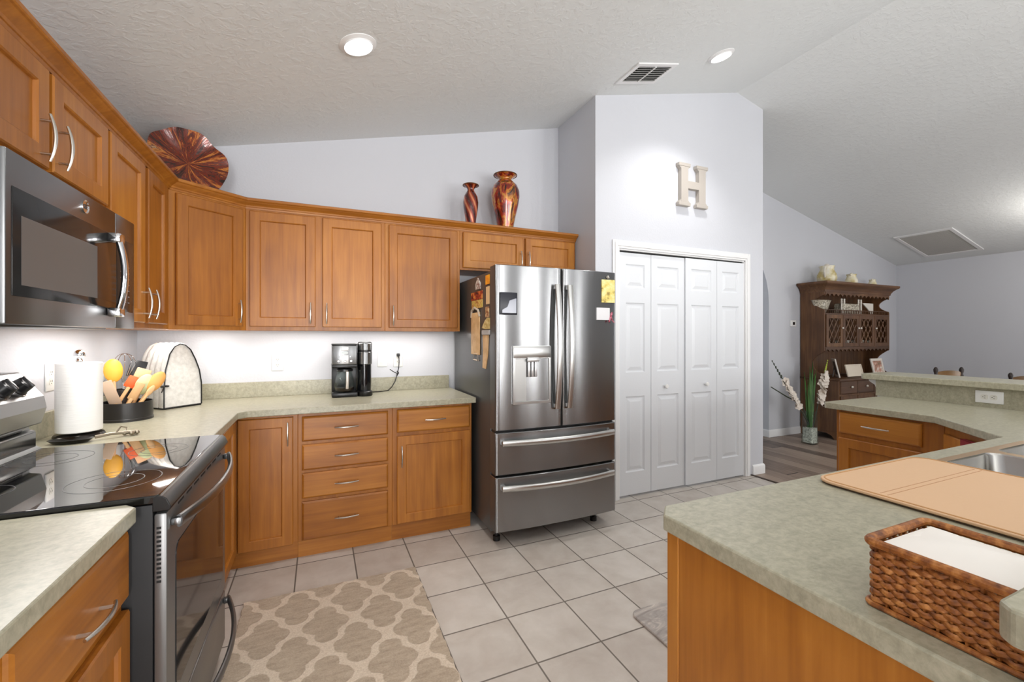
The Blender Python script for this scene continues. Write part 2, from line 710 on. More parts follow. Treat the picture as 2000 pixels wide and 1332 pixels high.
def copy_tree(o, parent=None):
    c = o.copy()
    COL.objects.link(c)
    if parent:
        c.parent = parent
    for ch in o.children:
        copy_tree(ch, c)
    return c


def rrect(x0, y0, x1, y1, r, n=5):
    pts = []
    for cx, cy, a0 in ((x1 - r, y0 + r, -90), (x1 - r, y1 - r, 0), (x0 + r, y1 - r, 90), (x0 + r, y0 + r, 180)):
        for i in range(n + 1):
            a = R(a0 + 90 * i / n)
            pts.append((cx + r * math.cos(a), cy + r * math.sin(a)))
    return pts


def rect_loop(x0, x1, z0, z1, ins, y):
    return [(x0 + ins, y, z0 + ins), (x1 - ins, y, z0 + ins), (x1 - ins, y, z1 - ins), (x0 + ins, y, z1 - ins)]


# ------------------------------------------------------------------ the setting
NORTH_Y = 3.489
WEST_X = -1.061
FAR_Y = 3.89
PANTRY_Y = 2.897
PX0, PX1 = 2.006, 3.962

structure(MB().box(-1.2, -4.35, -0.1, 3.80, 3.62, 0.0).build('floor', tile_m), 'light taupe ceramic tile floor of the kitchen')
structure(MB().box(3.80, -4.35, -0.1, 8.65, 5.3, -0.002).build('floor_dining', plank_m), 'grey brown plank floor of the dining room')
structure(MB().box(3.785, 2.62, -0.001, 3.815, 2.93, 0.006, 0.002).build('trim_1', plain('dark_threshold', (62, 48, 38), 0.5)), 'dark threshold strip between tile and plank floor')

c = MB()
x0, x1 = -1.25, 8.7
prof = [(x0, ceil_z(x0)), (RIDGE_X, RIDGE_Z), (x1, ceil_z(x1)), (x1, ceil_z(x1) + 0.2), (RIDGE_X, RIDGE_Z + 0.2), (x0, ceil_z(x0) + 0.2)]
c.prism(prof, -4.4, 5.3, 'xz')
structure(c.build('ceiling', ceil_m, smooth=0), 'vaulted white textured ceiling with a ridge')


def gable(xa, xb):
    pts = [(xa, 0), (xb, 0), (xb, ceil_z(xb) + 0.05)]
    if xa < RIDGE_X < xb:
        pts.append((RIDGE_X, RIDGE_Z + 0.05))
    pts.append((xa, ceil_z(xa) + 0.05))
    return pts


structure(MB().prism(gable(-1.2, PX0 + 0.05), NORTH_Y, NORTH_Y + 0.12, 'xz').build('wall_north', wall_m, smooth=0))
structure(MB().prism([(-4.3, 0), (3.6, 0), (3.6, ceil_z(WEST_X) + 0.05), (-4.3, ceil_z(WEST_X) + 0.05)], WEST_X - 0.12, WEST_X, 'yz').build('wall_west', wall_m, smooth=0))
# pantry block with a door opening
DX0, DX1, DZ = 2.232, 3.706, 2.055
w = MB()
w.prism([(PX0, 0), (DX0, 0), (DX0, DZ), (DX1, DZ), (DX1, 0), (PX1, 0), (PX1, ceil_z(PX1) + 0.05), (RIDGE_X, RIDGE_Z + 0.05), (PX0, ceil_z(PX0) + 0.05)], PANTRY_Y, PANTRY_Y + 0.11, 'xz')
structure(w.build('wall_pantry', wall_m, smooth=0))
structure(MB().prism(gable(PX0, PX0 + 0.1), PANTRY_Y + 0.11, 4.1, 'xz').build('wall_pantry_west', wall_m, smooth=0))
structure(MB().prism(gable(PX1 - 0.1, PX1), PANTRY_Y + 0.11, 4.1, 'xz').build('wall_pantry_east', wall_m, smooth=0))
# dining room wall with an arched opening
AX0, AX1 = 4.236, 5.436
arch = [(AX1, 0), (AX1, 1.79)]
for i in range(1, 16):
    a = PI * i / 16
    arch.append(((AX0 + AX1) / 2 + 0.6 * math.cos(a), 1.79 + 0.72 * math.sin(a)))
arch += [(AX0, 1.79), (AX0, 0)]
outer = [(PX1 - 0.05, 0), (PX1 - 0.05, ceil_z(PX1) + 0.05), (EAST_X + 0.1, ceil_z(EAST_X) + 0.05), (EAST_X + 0.1, 0)]
w = MB()
# split into left jamb piece, right piece and the arch head so every face stays clean
w.prism([(PX1 - 0.05, 0), (AX0, 0), (AX0, 1.79), (AX0, ceil_z(AX0) + 0.05), (PX1 - 0.05, ceil_z(PX1) + 0.05)], FAR_Y, FAR_Y + 0.13, 'xz')
w.prism([(AX1, 0), (EAST_X + 0.1, 0), (EAST_X + 0.1, ceil_z(EAST_X) + 0.05), (AX1, ceil_z(AX1) + 0.05), (AX1, 1.79)], FAR_Y, FAR_Y + 0.13, 'xz')
head = arch[1:-1]
for (xa, za), (xb, zb) in zip(head, head[1:]):
    w.prism([(xb, zb), (xa, za), (xa, ceil_z(xa) + 0.05), (xb, ceil_z(xb) + 0.05)], FAR_Y, FAR_Y + 0.13, 'xz')
structure(w.build('wall_dining', wall_m, smooth=0), 'lavender grey dining room wall with an arched opening')
structure(MB().box(3.9, 5.1, 0, 8.6, 5.25, 3.6).build('wall_hall', wall_m, smooth=0))
# east wall and south wall with their openings


def wall_with_openings(name, plane, lo, hi, a0, a1, top, ops):
    w = MB()
    cur = a0
    for o in sorted(ops):
        w.prism([(cur, 0), (o[0], 0), (o[0], top(o[0])), (cur, top(cur))], lo, hi, plane)
        w.prism([(o[0], o[3]), (o[1], o[3]), (o[1], top(o[1])), (o[0], top(o[0]))], lo, hi, plane)
        if o[2] > 0.0:
            w.prism([(o[0], 0), (o[1], 0), (o[1], o[2]), (o[0], o[2])], lo, hi, plane)
        cur = o[1]
    w.prism([(cur, 0), (a1, 0), (a1, top(a1)), (cur, top(cur))], lo, hi, plane)
    return structure(w.build(name, wall_m, smooth=0))


wall_with_openings('wall_east', 'yz', EAST_X, EAST_X + 0.12, -4.3, 4.1, lambda y: ceil_z(EAST_X) + 0.05, EAST_OPEN)
wall_with_openings('wall_south', 'xz', SOUTH_Y - 0.12, SOUTH_Y, -1.2, EAST_X + 0.1, lambda x: ceil_z(x) + 0.03, SOUTH_OPEN)
structure(MB().prism([(4.55, 0), (EAST_X + 0.05, 0), (EAST_X + 0.05, ceil_z(EAST_X) + 0.03), (4.55, ceil_z(4.55) + 0.03)], -1.35, -1.2, 'xz').build('light_blocking_wall', wall_m, smooth=0))  # unseen wall added to keep window light off the dining walls
# baseboards
bb = [(0, 0), (0.014, 0), (0.014, 0.075), (0.009, 0.09), (0.004, 0.095), (0, 0.095)]
m = MB()
m.sweep([(AX1, FAR_Y + 0.13), (AX1, FAR_Y), (8.47, FAR_Y)], bb)
structure(m.build('baseboard_dining', white_m), 'white baseboard of the dining wall')
m = MB()
m.sweep([(3.81, PANTRY_Y), (PX1, PANTRY_Y), (PX1, 3.89)], bb)
structure(m.build('baseboard_pantry', white_m), 'white baseboard wrapping the pantry corner')
# door casing
m = MB()
cs = [(0, 0), (0.018, 0.0), (0.018, 0.012), (0.012, 0.03), (0.014, 0.05), (0.0, 0.066)]


def casing(x0, x1, z1, wd, y):
    t = MB()
    for k, (off, th) in enumerate(((0.0, 0.012), (0.018, 0.017), (0.044, 0.012))):
        a = off
        b = (0.018, 0.044, wd)[k]
        t.box(x0 - b, y - th, 0, x0 - a, y, z1 + b)
        t.box(x1 + a, y - th, 0, x1 + b, y, z1 + b)
        t.box(x0 - a, y - th, z1 + a, x1 + a, y, z1 + b)
    return t


t = casing(DX0, DX1, DZ, 0.066, PANTRY_Y - 0.0005)
t.box(DX0, PANTRY_Y + 0.0, 0, DX0 + 0.012, PANTRY_Y + 0.11, DZ)
t.box(DX1 - 0.012, PANTRY_Y + 0.0, 0, DX1, PANTRY_Y + 0.11, DZ)
t.box(DX0, PANTRY_Y + 0.0, DZ - 0.012, DX1, PANTRY_Y + 0.11, DZ)
structure(t.build('trim_2', white_m, smooth=0, bevel=0.003), 'white casing around the pantry doors')

# ------------------------------------------------------------------ bifold pantry doors
door = thing('door_1', 'white four-leaf bifold pantry door with moulded panels', 'door', (DX0, PANTRY_Y, 0))
structure(door)
leaf_x = [2.246, 2.566, 2.952, 3.328, 3.692]
leaf_x = [2.246 + (3.692 - 2.246) * i / 4 for i in range(5)]
leaf_x[1], leaf_x[2], leaf_x[3] = 2.58, 2.957, 3.337
MB().box(DX0 + 0.013, PANTRY_Y + 0.02, 2.025, DX1 - 0.013, PANTRY_Y + 0.055, DZ - 0.013).build('track', shadow_slot, door)
for i in range(4):
    xa, xb = leaf_x[i] + 0.002, leaf_x[i + 1] - 0.002
    yf = PANTRY_Y + 0.012 - (0.014 if i >= 2 else 0.0)
    yb = yf + 0.034
    t = MB()
    st = 0.066
    zs = [0.018, 0.205, 0.835, 1.035, 1.615, 1.740, 1.935, 2.028]
    t.box(xa, yf, zs[0], xa + st, yb, zs[-1])
    t.box(xb - st, yf, zs[0], xb, yb, zs[-1])
    for k in (0, 2, 4, 6):
        t.box(xa + st, yf, zs[k], xb - st, yb, zs[k + 1])
    for k in (1, 3, 5):
        L = [rect_loop(xa + st, xb - st, zs[k], zs[k + 1], q, yf + d) for q, d in ((0, 0), (0.009, 0.010), (0.018, 0.011), (0.045, 0.002))]
        t.loops(L, False, True)
    lf = t.build('door_leaf', door_m, door, smooth=0)
    if i in (1, 2):
        kx = (xa + xb) / 2 - 0.02 * (1 if i == 1 else -1)
        kx = 2.73 if i == 1 else 3.19
        k = MB()
        k.lathe([(0.009, 0), (0.007, 0.014), (0.016, 0.02), (0.019, 0.028), (0.015, 0.035), (0.0, 0.037)], seg=20, M=Matrix.Translation((kx, yf, 0.905)) @ Matrix.Rotation(R(90), 4, 'X'), cap1=False)
        k.build('knob', white_plastic, lf)

# ------------------------------------------------------------------ cabinets
def bow_handle(vertical, L=0.138):
    """Bow pull centred on the origin, standing out along -y."""
    t = MB()
    pts = []
    n = 14
    for i in range(n + 1):
        s = -1 + 2 * i / n
        out = -(0.020 + 0.012 * (1 - s * s))
        p = (0, out, s * L / 2) if vertical else (s * L / 2, out, 0)
        pts.append(p)
    t.tube(pts, [0.0052 * (0.72 + 0.28 * math.cos((-1 + 2 * i / n) * PI / 2)) for i in range(n + 1)], 10)
    q = 0.048 if L < 0.15 else 0.060
    for s in (-1, 1):
        p0 = (0, 0.0, s * q) if vertical else (s * q, 0.0, 0)
        p1 = (0, -0.0265, s * q) if vertical else (s * q, -0.0265, 0)
        t.cyl(p0, p1, 0.0042, 10)
    return t


HV = bow_handle(True).build('handle_source', nickel_m)
HH = bow_handle(False).build('handle_source', nickel_m)
HV_ME, HH_ME = HV.data, HH.data
HV_ME.name, HH_ME.name = 'handle', 'handle'
bpy.data.objects.remove(HV)
bpy.data.objects.remove(HH)


def add_handle(parent, vertical, loc):
    o = bpy.data.objects.new('handle', HV_ME if vertical else HH_ME)
    COL.objects.link(o)
    o.parent = parent
    o.location = loc
    return o


def shaker(w, h, t=0.019, rail=0.056):
    m = MB()
    m.loops([rect_loop(0, w, 0, h, 0, 0), rect_loop(0, w, 0, h, 0, -t + 0.004), rect_loop(0, w, 0, h, 0.004, -t),
             rect_loop(0, w, 0, h, rail, -t), rect_loop(0, w, 0, h, rail + 0.004, -t + 0.004), rect_loop(0, w, 0, h, rail + 0.006, -t + 0.0115)])
    return m


def slab(w, h, t=0.019):
    m = MB()
    m.loops([rect_loop(0, w, 0, h, 0, 0), rect_loop(0, w, 0, h, 0, -t + 0.009), rect_loop(0, w, 0, h, 0.004, -t + 0.004), rect_loop(0, w, 0, h, 0.011, -t)])
    return m


def add_door(cab, x0, x1, z0, z1, handle=None, rot=None, y=-0.0005, loc=None):
    """handle: (x, z) of the pull in the cabinet's own frame."""
    m = shaker(x1 - x0, z1 - z0)
    d = m.build('door', wood_v, cab, local=True, loc=loc or (x0, y, z0), rot=rot, smooth=0)
    if handle:
        add_handle(d, True, (handle[0] - x0, -0.019, handle[1] - z0))
    return d


def add_drawer(cab, x0, x1, z0, z1, handle=True, y=-0.0005):
    d = slab(x1 - x0, z1 - z0).build('drawer', wood_h, cab, local=True, loc=(x0, y, z0), smooth=0)
    if handle:
        add_handle(d, False, ((x1 - x0) / 2, -0.019, (z1 - z0) / 2))
    return d


def cabinet(name, label, loc, rz, w, h, depth, toe=False):
    cab = thing(name, label, 'cabinet', loc, rz)
    z0 = 0.105 if toe else 0.0
    MB().box(0, 0, z0, w, depth, h).build('body', wood_v, cab, local=True, smooth=0, bevel=0.002)
    if toe:
        MB().box(0, 0.026, 0.0, w, 0.07, z0).build('toe_kick', wood_h, cab, local=True, smooth=0)
    return cab


UZ, UT = 1.372, 2.168
UF = NORTH_Y - 0.305       # face of the north wall cabinets
UX = WEST_X + 0.305        # face of the west wall cabinets
# north run
cab = cabinet('wall_cabinet', 'two-door maple wall cabinet above the coffee maker, next to the corner cabinet', (-0.428, UF, UZ), 0, 0.850, UT - UZ, 0.303)
add_door(cab, 0.023, 0.401, 0.025, 0.755, (0.372, 0.115))
add_door(cab, 0.444, 0.825, 0.025, 0.755, (0.470, 0.115))
cab = cabinet('wall_cabinet', 'single-door maple wall cabinet just left of the refrigerator', (0.4225, UF, UZ), 0, 0.550, UT - UZ, 0.303)
add_door(cab, 0.025, 0.527, 0.025, 0.755, (0.052, 0.110))
cab = cabinet('wall_cabinet', 'short two-door maple wall cabinet above the refrigerator', (0.973, UF, 1.842), 0, 1.025, UT - 1.842, 0.303)
add_door(cab, 0.022, 0.524, 0.016, 0.285, (0.500, 0.105))
add_door(cab, 0.547, 1.005, 0.016, 0.285, (0.571, 0.105))
# diagonal corner
A = Vector((UX, 2.93))
B = Vector((-0.4285, UF))
cab = thing('corner_wall_cabinet', 'maple corner wall cabinet set at an angle between the two walls', 'cabinet', (A.x, A.y, UZ))
MB().prism([(A.x, A.y), (B.x, B.y), (B.x, NORTH_Y - 0.001), (WEST_X + 0.001, NORTH_Y - 0.001), (WEST_X + 0.001, A.y)], UZ, UT).build('body', wood_v, cab, smooth=0, bevel=0.002)
dv = (B - A)
L = dv.length
dv.normalize()
ang = math.atan2(dv.y, dv.x)
nv = Vector((dv.y, -dv.x))
p = dv * 0.030 + nv * 0.0005
d = shaker(L - 0.055, 0.73).build('door', wood_v, cab, local=True, loc=(p.x, p.y, 0.025), rot=(0, 0, ang), smooth=0)
add_handle(d, True, (L - 0.055 - 0.027, -0.019, 0.092))
# west run
cab = cabinet('wall_cabinet', 'tall narrow two-door maple wall cabinet between microwave and corner cabinet', (UX, 2.148, UZ), R(90), 0.781, UT - UZ, 0.303)
add_door(cab, 0.014, 0.375, 0.025, 0.755, (0.345, 0.115))
add_door(cab, 0.418, 0.700, 0.025, 0.755, (0.446, 0.115))
cab = cabinet('wall_cabinet', 'short two-door maple wall cabinet right above the microwave', (UX, 1.372, 1.776), R(90), 0.775, UT - 1.776, 0.303)
add_door(cab, 0.022, 0.372, 0.055, 0.351, (0.325, 0.135))
add_door(cab, 0.393, 0.766, 0.055, 0.351, (0.420, 0.140))
# crown along the whole upper run
crown = [(0.0, 2.140), (0.005, 2.138), (0.008, 2.148), (0.012, 2.150), (0.015, 2.158), (0.026, 2.166), (0.036, 2.172), (0.041, 2.178), (0.047, 2.180), (0.050, 2.184), (0.050, 2.196), (0.046, 2.199), (-0.02, 2.199), (-0.02, 2.168), (0.0, 2.168)]
m = MB()
m.sweep([(UX + 0.001, 1.372), (UX + 0.001, A.y + 0.0005), (B.x, UF - 0.001), (1.999, UF - 0.001)], crown)
o = m.build('crown_moulding', wood_h, smooth=25)
tag(o, 'long maple crown moulding running along the tops of all wall cabinets', 'moulding')

# base cabinets, north wall
BF = 2.898
cab = cabinet('base_cabinet', 'maple base cabinet with a stack of four drawers below the coffee maker', (-0.12, BF, 0), 0, 0.550, 0.875, 0.589, True)
for z0, z1 in ((0.704, 0.853), (0.531, 0.684), (0.362, 0.513), (0.110, 0.342)):
    add_drawer(cab, 0.022, 0.522, z0, z1)
cab = cabinet('base_cabinet', 'maple base cabinet with one drawer over one door beside the refrigerator', (0.4305, BF, 0), 0, 0.540, 0.875, 0.589, True)
add_drawer(cab, 0.028, 0.525, 0.707, 0.857)
add_door(cab, 0.028, 0.525, 0.115, 0.683, (0.055, 0.555))
# pie-cut corner base cabinet
cab = thing('corner_base_cabinet', 'maple corner base cabinet with two doors meeting at an inside corner', 'cabinet', (-0.451, BF, 0))
WF = WEST_X + 0.61
MB().prism([(WEST_X + 0.001, 2.157), (WF, 2.157), (WF, BF), (-0.1205, BF), (-0.1205, NORTH_Y - 0.001), (WEST_X + 0.001, NORTH_Y - 0.001)], 0.105, 0.875).build('body', wood_v, cab, smooth=0, bevel=0.002)
m = MB()
m.prism([(WF - 0.07, 2.157), (WF - 0.026, 2.157), (WF - 0.026, BF + 0.026), (-0.1205, BF + 0.026), (-0.1205, BF + 0.07), (WF - 0.07, BF + 0.07)], 0.0, 0.105)
m.build('toe_kick', wood_h, cab, smooth=0)
d = shaker(0.282, 0.757).build('door', wood_v, cab, local=True, loc=(0.0235, -0.0005, 0.100), smooth=0)
add_handle(d, True, (0.255, -0.019, 0.66))
d = shaker(0.66, 0.757).build('door', wood_v, cab, local=True, loc=(0.0005, 2.2 - BF, 0.100), rot=(0, 0, R(90)), smooth=0)
# near base cabinet south of the range
cab = cabinet('base_cabinet', 'maple base cabinet with drawer and door in front of the range, at the lower left', (WF, 0.895, 0), R(90), 0.486, 0.875, 0.589, True)
add_drawer(cab, 0.02, 0.480, 0.685, 0.853, True)
add_door(cab, 0.02, 0.480, 0.115, 0.655, (0.06, 0.56))
for dch in cab.children:
    if dch.name.startswith('drawer'):
        for hh in dch.children:
            hh.location.x = 0.245
            hh.location.z = 0.066
cab = cabinet('base_cabinet', 'maple base cabinet at the outer end of the left worktop', (WF, 0.30, 0), R(90), 0.594, 0.875, 0.589, True)
add_drawer(cab, 0.02, 0.57, 0.685, 0.853)
add_door(cab, 0.02, 0.57, 0.115, 0.655, (0.06, 0.56))

# ------------------------------------------------------------------ worktops along the walls
CT0, CT1 = 0.876, 0.914
CF = WEST_X + 0.648
ctop = thing('countertop', 'green grey laminate worktop running round the corner to the refrigerator', 'countertop', (WEST_X, NORTH_Y, CT0))
MB().prism([(WEST_X + 0.0005, 2.154), (CF, 2.154), (CF, 2.800), (-0.372, 2.841), (0.985, 2.841), (0.985, NORTH_Y - 0.0005), (WEST_X + 0.0005, NORTH_Y - 0.0005)], CT0, CT1).build('slab', counter_m, ctop, smooth=0, bevel=0.004)
MB().box(WEST_X + 0.02, NORTH_Y - 0.0205, CT1, 0.968, NORTH_Y - 0.0005, 1.018).box(WEST_X + 0.0005, 2.154, CT1, WEST_X + 0.0205, NORTH_Y - 0.0005, 1.018).build('backsplash', counter_m, ctop, smooth=0, bevel=0.002)
ctop = thing('countertop', 'green grey laminate worktop with clipped corner in front of the range', 'countertop', (WEST_X, 0.3, CT0))
MB().prism([(WEST_X + 0.0005, 0.28), (CF, 0.28), (CF, 1.352), (CF - 0.028, 1.383), (WEST_X + 0.0005, 1.383)], CT0, CT1).build('slab', counter_m, ctop, smooth=0, bevel=0.004)
MB().box(WEST_X + 0.0005, 0.28, CT1, WEST_X + 0.0205, 1.383, 1.018).build('backsplash', counter_m, ctop, smooth=0, bevel=0.002)

# ------------------------------------------------------------------ microwave
MXF = -0.661
MY0, MY1 = 1.3835, 2.1445
MZ0, MZ1 = 1.363, 1.772
mw = thing('microwave', 'stainless over-the-range microwave below the short wall cabinet', 'microwave', (MXF, MY0, MZ0))
MB().box(WEST_X + 0.001, MY0, MZ0 + 0.012, MXF - 0.03, MY1, MZ1, 0.003).build('body', steel_h, mw)
MB().box(WEST_X + 0.02, MY0 + 0.02, MZ0 - 0.004, MXF - 0.05, MY1 - 0.10, MZ0 + 0.012, 0.003).build('vent_grille', black_m, mw)
SEAM = 1.975
fr = MB().box(MXF - 0.03, MY0, MZ0, MXF, SEAM - 0.001, MZ1, 0.004).build('door', steel_h, mw)
MB().box(MXF - 0.001, MY0 + 0.022, MZ0 + 0.067, MXF + 0.002, SEAM - 0.001, MZ0 + 0.325, 0.001).build('door_glass', mw_glass, fr)
MB().box(MXF + 0.0015, MY0 + 0.055, MZ0 + 0.095, MXF + 0.0024, SEAM - 0.145, MZ0 + 0.262, 0.0).build('mesh_screen', screen_m, fr)
cp = MB().box(MXF - 0.03, SEAM + 0.001, MZ0, MXF, MY1, MZ1, 0.004).build('control_panel', steel_h, mw)
MB().box(MXF - 0.001, SEAM + 0.001, MZ0 + 0.060, MXF + 0.002, MY1 - 0.02, MZ0 + 0.325, 0.001).build('touch_panel', mw_glass, cp)
t = MB()
for i in range(7):
    for j in range(3):
        t.box(MXF + 0.0015, SEAM + 0.035 + j * 0.032, MZ0 + 0.095 + i * 0.022, MXF + 0.0026, SEAM + 0.049 + j * 0.032, MZ0 + 0.0985 + i * 0.022)
t.build('button_marks', plain('grey_print', (120, 120, 122), 0.5), cp, smooth=0)
t = MB()
hy = 1.925
pts = []
for i in range(15):
    s = -1 + 2 * i / 14
    pts.append((MXF + 0.026 + 0.016 * (1 - s * s), hy, 1.545 + s * 0.118))
t.tube(pts, 0.0125, 12, flat=(0.8, 1.2))
for s in (-1, 1):
    t.box(MXF + 0.0, hy - 0.022, 1.545 + s * 0.128 - 0.016, MXF + 0.036, hy + 0.022, 1.545 + s * 0.128 + 0.016, 0.006)
t.build('handle', chrome_m, fr)
lg = MB()
lg.lathe([(0.0, 0.0005), (0.017, 0.0005), (0.0195, 0.003), (0.021, 0.003), (0.021, 0.0)], seg=28, M=Matrix.Translation((MXF, 1.755, 1.733)) @ Matrix.Rotation(R(90), 4, 'Y'), cap0=False)
lgo = lg.build('emblem', chrome_m, fr)


def text_part(body, name, size, loc, rot, mat, parent, extrude=0.0006):
    cu = bpy.data.curves.new(name, 'FONT')
    cu.body = body
    cu.size = size
    cu.extrude = extrude
    cu.align_x = 'CENTER'
    cu.align_y = 'CENTER'
    cu.materials.append(mat)
    tmp = bpy.data.objects.new(name, cu)
    COL.objects.link(tmp)
    dg_ = bpy.context.evaluated_depsgraph_get()
    me = bpy.data.meshes.new_from_object(tmp.evaluated_get(dg_))
    bpy.data.objects.remove(tmp)
    o = bpy.data.objects.new(name, me)
    COL.objects.link(o)
    o.parent = parent
    b = Vector(WORLD.get(parent.name, (0, 0, 0)))
    o.location = Vector(loc) - b
    o.rotation_euler = rot
    return o


text_part('GE', 'emblem_letters', 0.019, (MXF + 0.0018, 1.755, 1.733), (R(90), 0, R(90)), dark_steel, fr)

# ------------------------------------------------------------------ range
RF = -0.362
rg = thing('range', 'black glass-top electric range with stainless front between the worktops', 'range', (WEST_X + 0.3, 1.387, 0))
RY0, RY1 = 1.3875, 2.149
MB().box(WEST_X + 0.03, RY0 + 0.001, 0.06, -0.391, RY1 - 0.001, 0.903, 0.002).build('body', plain('matt_black_enamel', (12, 12, 15), 0.6), rg)
for y in (RY0 + 0.05, RY1 - 0.05):
    for x in (-0.95, -0.45):
        MB().cyl((x, y, 0.0), (x, y, 0.06), 0.018, 12).build('foot', black_m, rg)
ct = MB().prism(rrect(-0.985, RY0, -0.378, RY1, 0.012), 0.905, 0.926).build('cooktop', black_gloss, rg, bevel=0.003)
ring_m = plain('grey_burner_print', (60, 60, 62), 0.3)
for cx, cy, r in ((-0.53, 1.58, 0.105), (-0.53, 1.95, 0.085), (-0.82, 1.58, 0.078), (-0.82, 1.95, 0.105)):
    t = MB()
    for rr in (r, r * 0.62):
        t.lathe([(rr, 0.9262), (rr, 0.9264), (rr - 0.0022, 0.9264), (rr - 0.0022, 0.9262)], (cx, cy, 0), 48, cap0=False, cap1=False)
    t.build('burner_ring', ring_m, ct)
# black front rail under the glass
MB().prism([(-0.392, 0.884), (-0.356, 0.884), (-0.352, 0.892), (-0.362, 0.916), (-0.372, 0.9235), (-0.392, 0.9235)], RY0, RY1, 'xz').build('front_rail', plain('gloss_black_enamel', (16, 16, 17), 0.28), rg, bevel=0.002)
dr = MB().box(-0.390, RY0 + 0.003, 0.288, RF, RY1 - 0.003, 0.878, 0.006).build('oven_door', range_steel, rg)
MB().prism(rrect(RY0 + 0.075, 0.365, RY1 - 0.065, 0.765, 0.03), RF - 0.001, RF + 0.0025, 'yz').build('window', window_glass, dr)
for i in range(7):
    y = RY0 + 0.10 + i * 0.085
    MB().box(RF - 0.002, y, 0.866, RF + 0.0006, y + 0.055, 0.872).build('vent_slot', shadow_slot, dr, smooth=0)
t = MB()
for i in range(13):
    t.box(-0.3838, RY0 + 0.0024, 0.70 + i * 0.0115, -0.3738, RY0 + 0.0040, 0.706 + i * 0.0115)
t.build('side_perforation', shadow_slot, dr, smooth=0)['kind'] = 'stuff'


def front_bow(z, out, mat, par, r=0.013):
    t = MB()
    pts = []
    n = 20
    for i in range(n + 1):
        s = -1 + 2 * i / n
        pts.append((RF + 0.018 + out * (1 - s * s), (RY0 + RY1) / 2 + s * 0.345, z))
    t.tube(pts, r, 12, flat=(1.35, 0.7), up=(0, 0, 1))
    for s in (-1, 1):
        t.box(RF, (RY0 + RY1) / 2 + s * 0.340 - 0.012, z - 0.011, RF + 0.024, (RY0 + RY1) / 2 + s * 0.340 + 0.012, z + 0.011, 0.006)
    return t.build('handle', mat, par)


front_bow(0.842, 0.045, steel_h, dr)
sd = MB().box(-0.390, RY0 + 0.003, 0.072, RF, RY1 - 0.003, 0.278, 0.006).build('storage_drawer', range_steel, rg)
front_bow(0.252, 0.06, dark_steel, sd, 0.012)
# backguard
bg = MB().prism([(-1.055, 0.93), (-0.945, 0.93), (-0.945, 0.992), (-0.962, 0.998), (-0.962, 1.012), (-0.930, 1.018), (-0.915, 1.075), (-0.922, 1.118), (-0.990, 1.205), (-1.055, 1.205)], RY0, RY1, 'xz').build('control_panel', steel_h, rg, smooth=20, bevel=0.004)
MB().box(-0.9448, RY0 + 0.012, 0.934, -0.9405, RY1 - 0.012, 0.988, 0.001).box(-0.9615, RY0 + 0.02, 0.999, -0.9585, RY1 - 0.05, 1.011, 0.001).build('lower_trim', plain('dark_grey_trim', (52, 52, 51), 0.2), bg)
MB().prism([(-0.99, 0.926), (-0.925, 0.926), (-0.94, 0.936), (-0.945, 0.941), (-0.99, 0.941)], RY0 + 0.004, RY1 - 0.004, 'xz').build('rear_trim', steel_h, bg, bevel=0.002)
nx, nz = (1.205 - 1.118), (0.990 - 0.922)
nl = math.hypot(nx, nz)
ndir = Vector((nx / nl, 0, nz / nl))
for yk in (1.47, 1.545, 1.955, 2.045):
    t = MB()
    M = Matrix.Translation((-0.950, yk, 1.154)) @ ndir.to_track_quat('Z', 'Y').to_matrix().to_4x4()
    t.lathe([(0.031, -0.006), (0.031, 0.006), (0.027, 0.010), (0.024, 0.034), (0.020, 0.038), (0.0, 0.038)], seg=24, M=M, cap1=False)
    t.box(-0.005, -0.022, 0.03, 0.005, 0.022, 0.044, 0.002, M=M)
    kn = t.build('knob', black_m, bg)
    t = MB()
    t.lathe([(0.034, -0.004), (0.034, 0.004), (0.031, 0.004), (0.031, -0.004)], seg=24, M=M, cap0=False, cap1=False)
    t.build('knob_ring', chrome_m, bg)

# ------------------------------------------------------------------ refrigerator
FX0, FX1, FY = 1.0, 1.917, 2.52
FM = 1.468
fg = thing('refrigerator', 'stainless french-door refrigerator with two freezer drawers, beside the pantry', 'refrigerator', (FX0, FY, 0))
MB().box(FX0 + 0.004, FY + 0.098, 0.075, FX1 - 0.004, NORTH_Y - 0.06, 1.755, 0.006).build('body', dark_steel, fg)
MB().box(FX0 + 0.03, FY + 0.02, 1.755, FX1 - 0.03, FY + 0.16, 1.778, 0.005).build('hinge_cover', dark_steel, fg)


def bulge(x):
    s = (x - (FX0 + FX1) / 2) / ((FX1 - FX0) / 2)
    return 0.020 * (1 - s * s)


def front_panel(xa, xb, z0, z1, r=0.014, depth=0.09):
    m = MB()
    pts = [(xa, FY + depth)]
    n = 20
    for i in range(6):
        a = i / 5 * PI / 2
        pts.append((xa + r * (1 - math.cos(a)), FY + r * (1 - math.sin(a)) - bulge(xa + r * (1 - math.cos(a)))))
    for i in range(1, n):
        x = xa + r + (xb - xa - 2 * r) * i / n
        pts.append((x, FY - bulge(x)))
    for i in range(6):
        a = PI / 2 - i / 5 * PI / 2
        pts.append((xb - r * (1 - math.cos(a)), FY + r * (1 - math.sin(a)) - bulge(xb - r * (1 - math.cos(a)))))
    pts.append((xb, FY + depth))
    # rounded top and bottom edges
    L = []
    for z, ins in ((z0, 0.004), (z0 + 0.004, 0.0), (z1 - 0.004, 0.0), (z1, 0.004)):
        L.append([(min(max(x, xa + ins), xb - ins), y + (ins if y < FY + depth - 1e-6 else 0), z) for x, y in pts])
    m.loops(L)
    return m


def panel_build(name, args):
    m = front_panel(*args)
    o = m.build(name, [steel_m, dark_steel], fg, smooth=40)
    for p in o.data.polygons:
        if abs(p.normal.x) > 0.8 or abs(p.normal.z) > 0.9 or p.normal.y > 0.5:
            p.material_index = 1
    return o


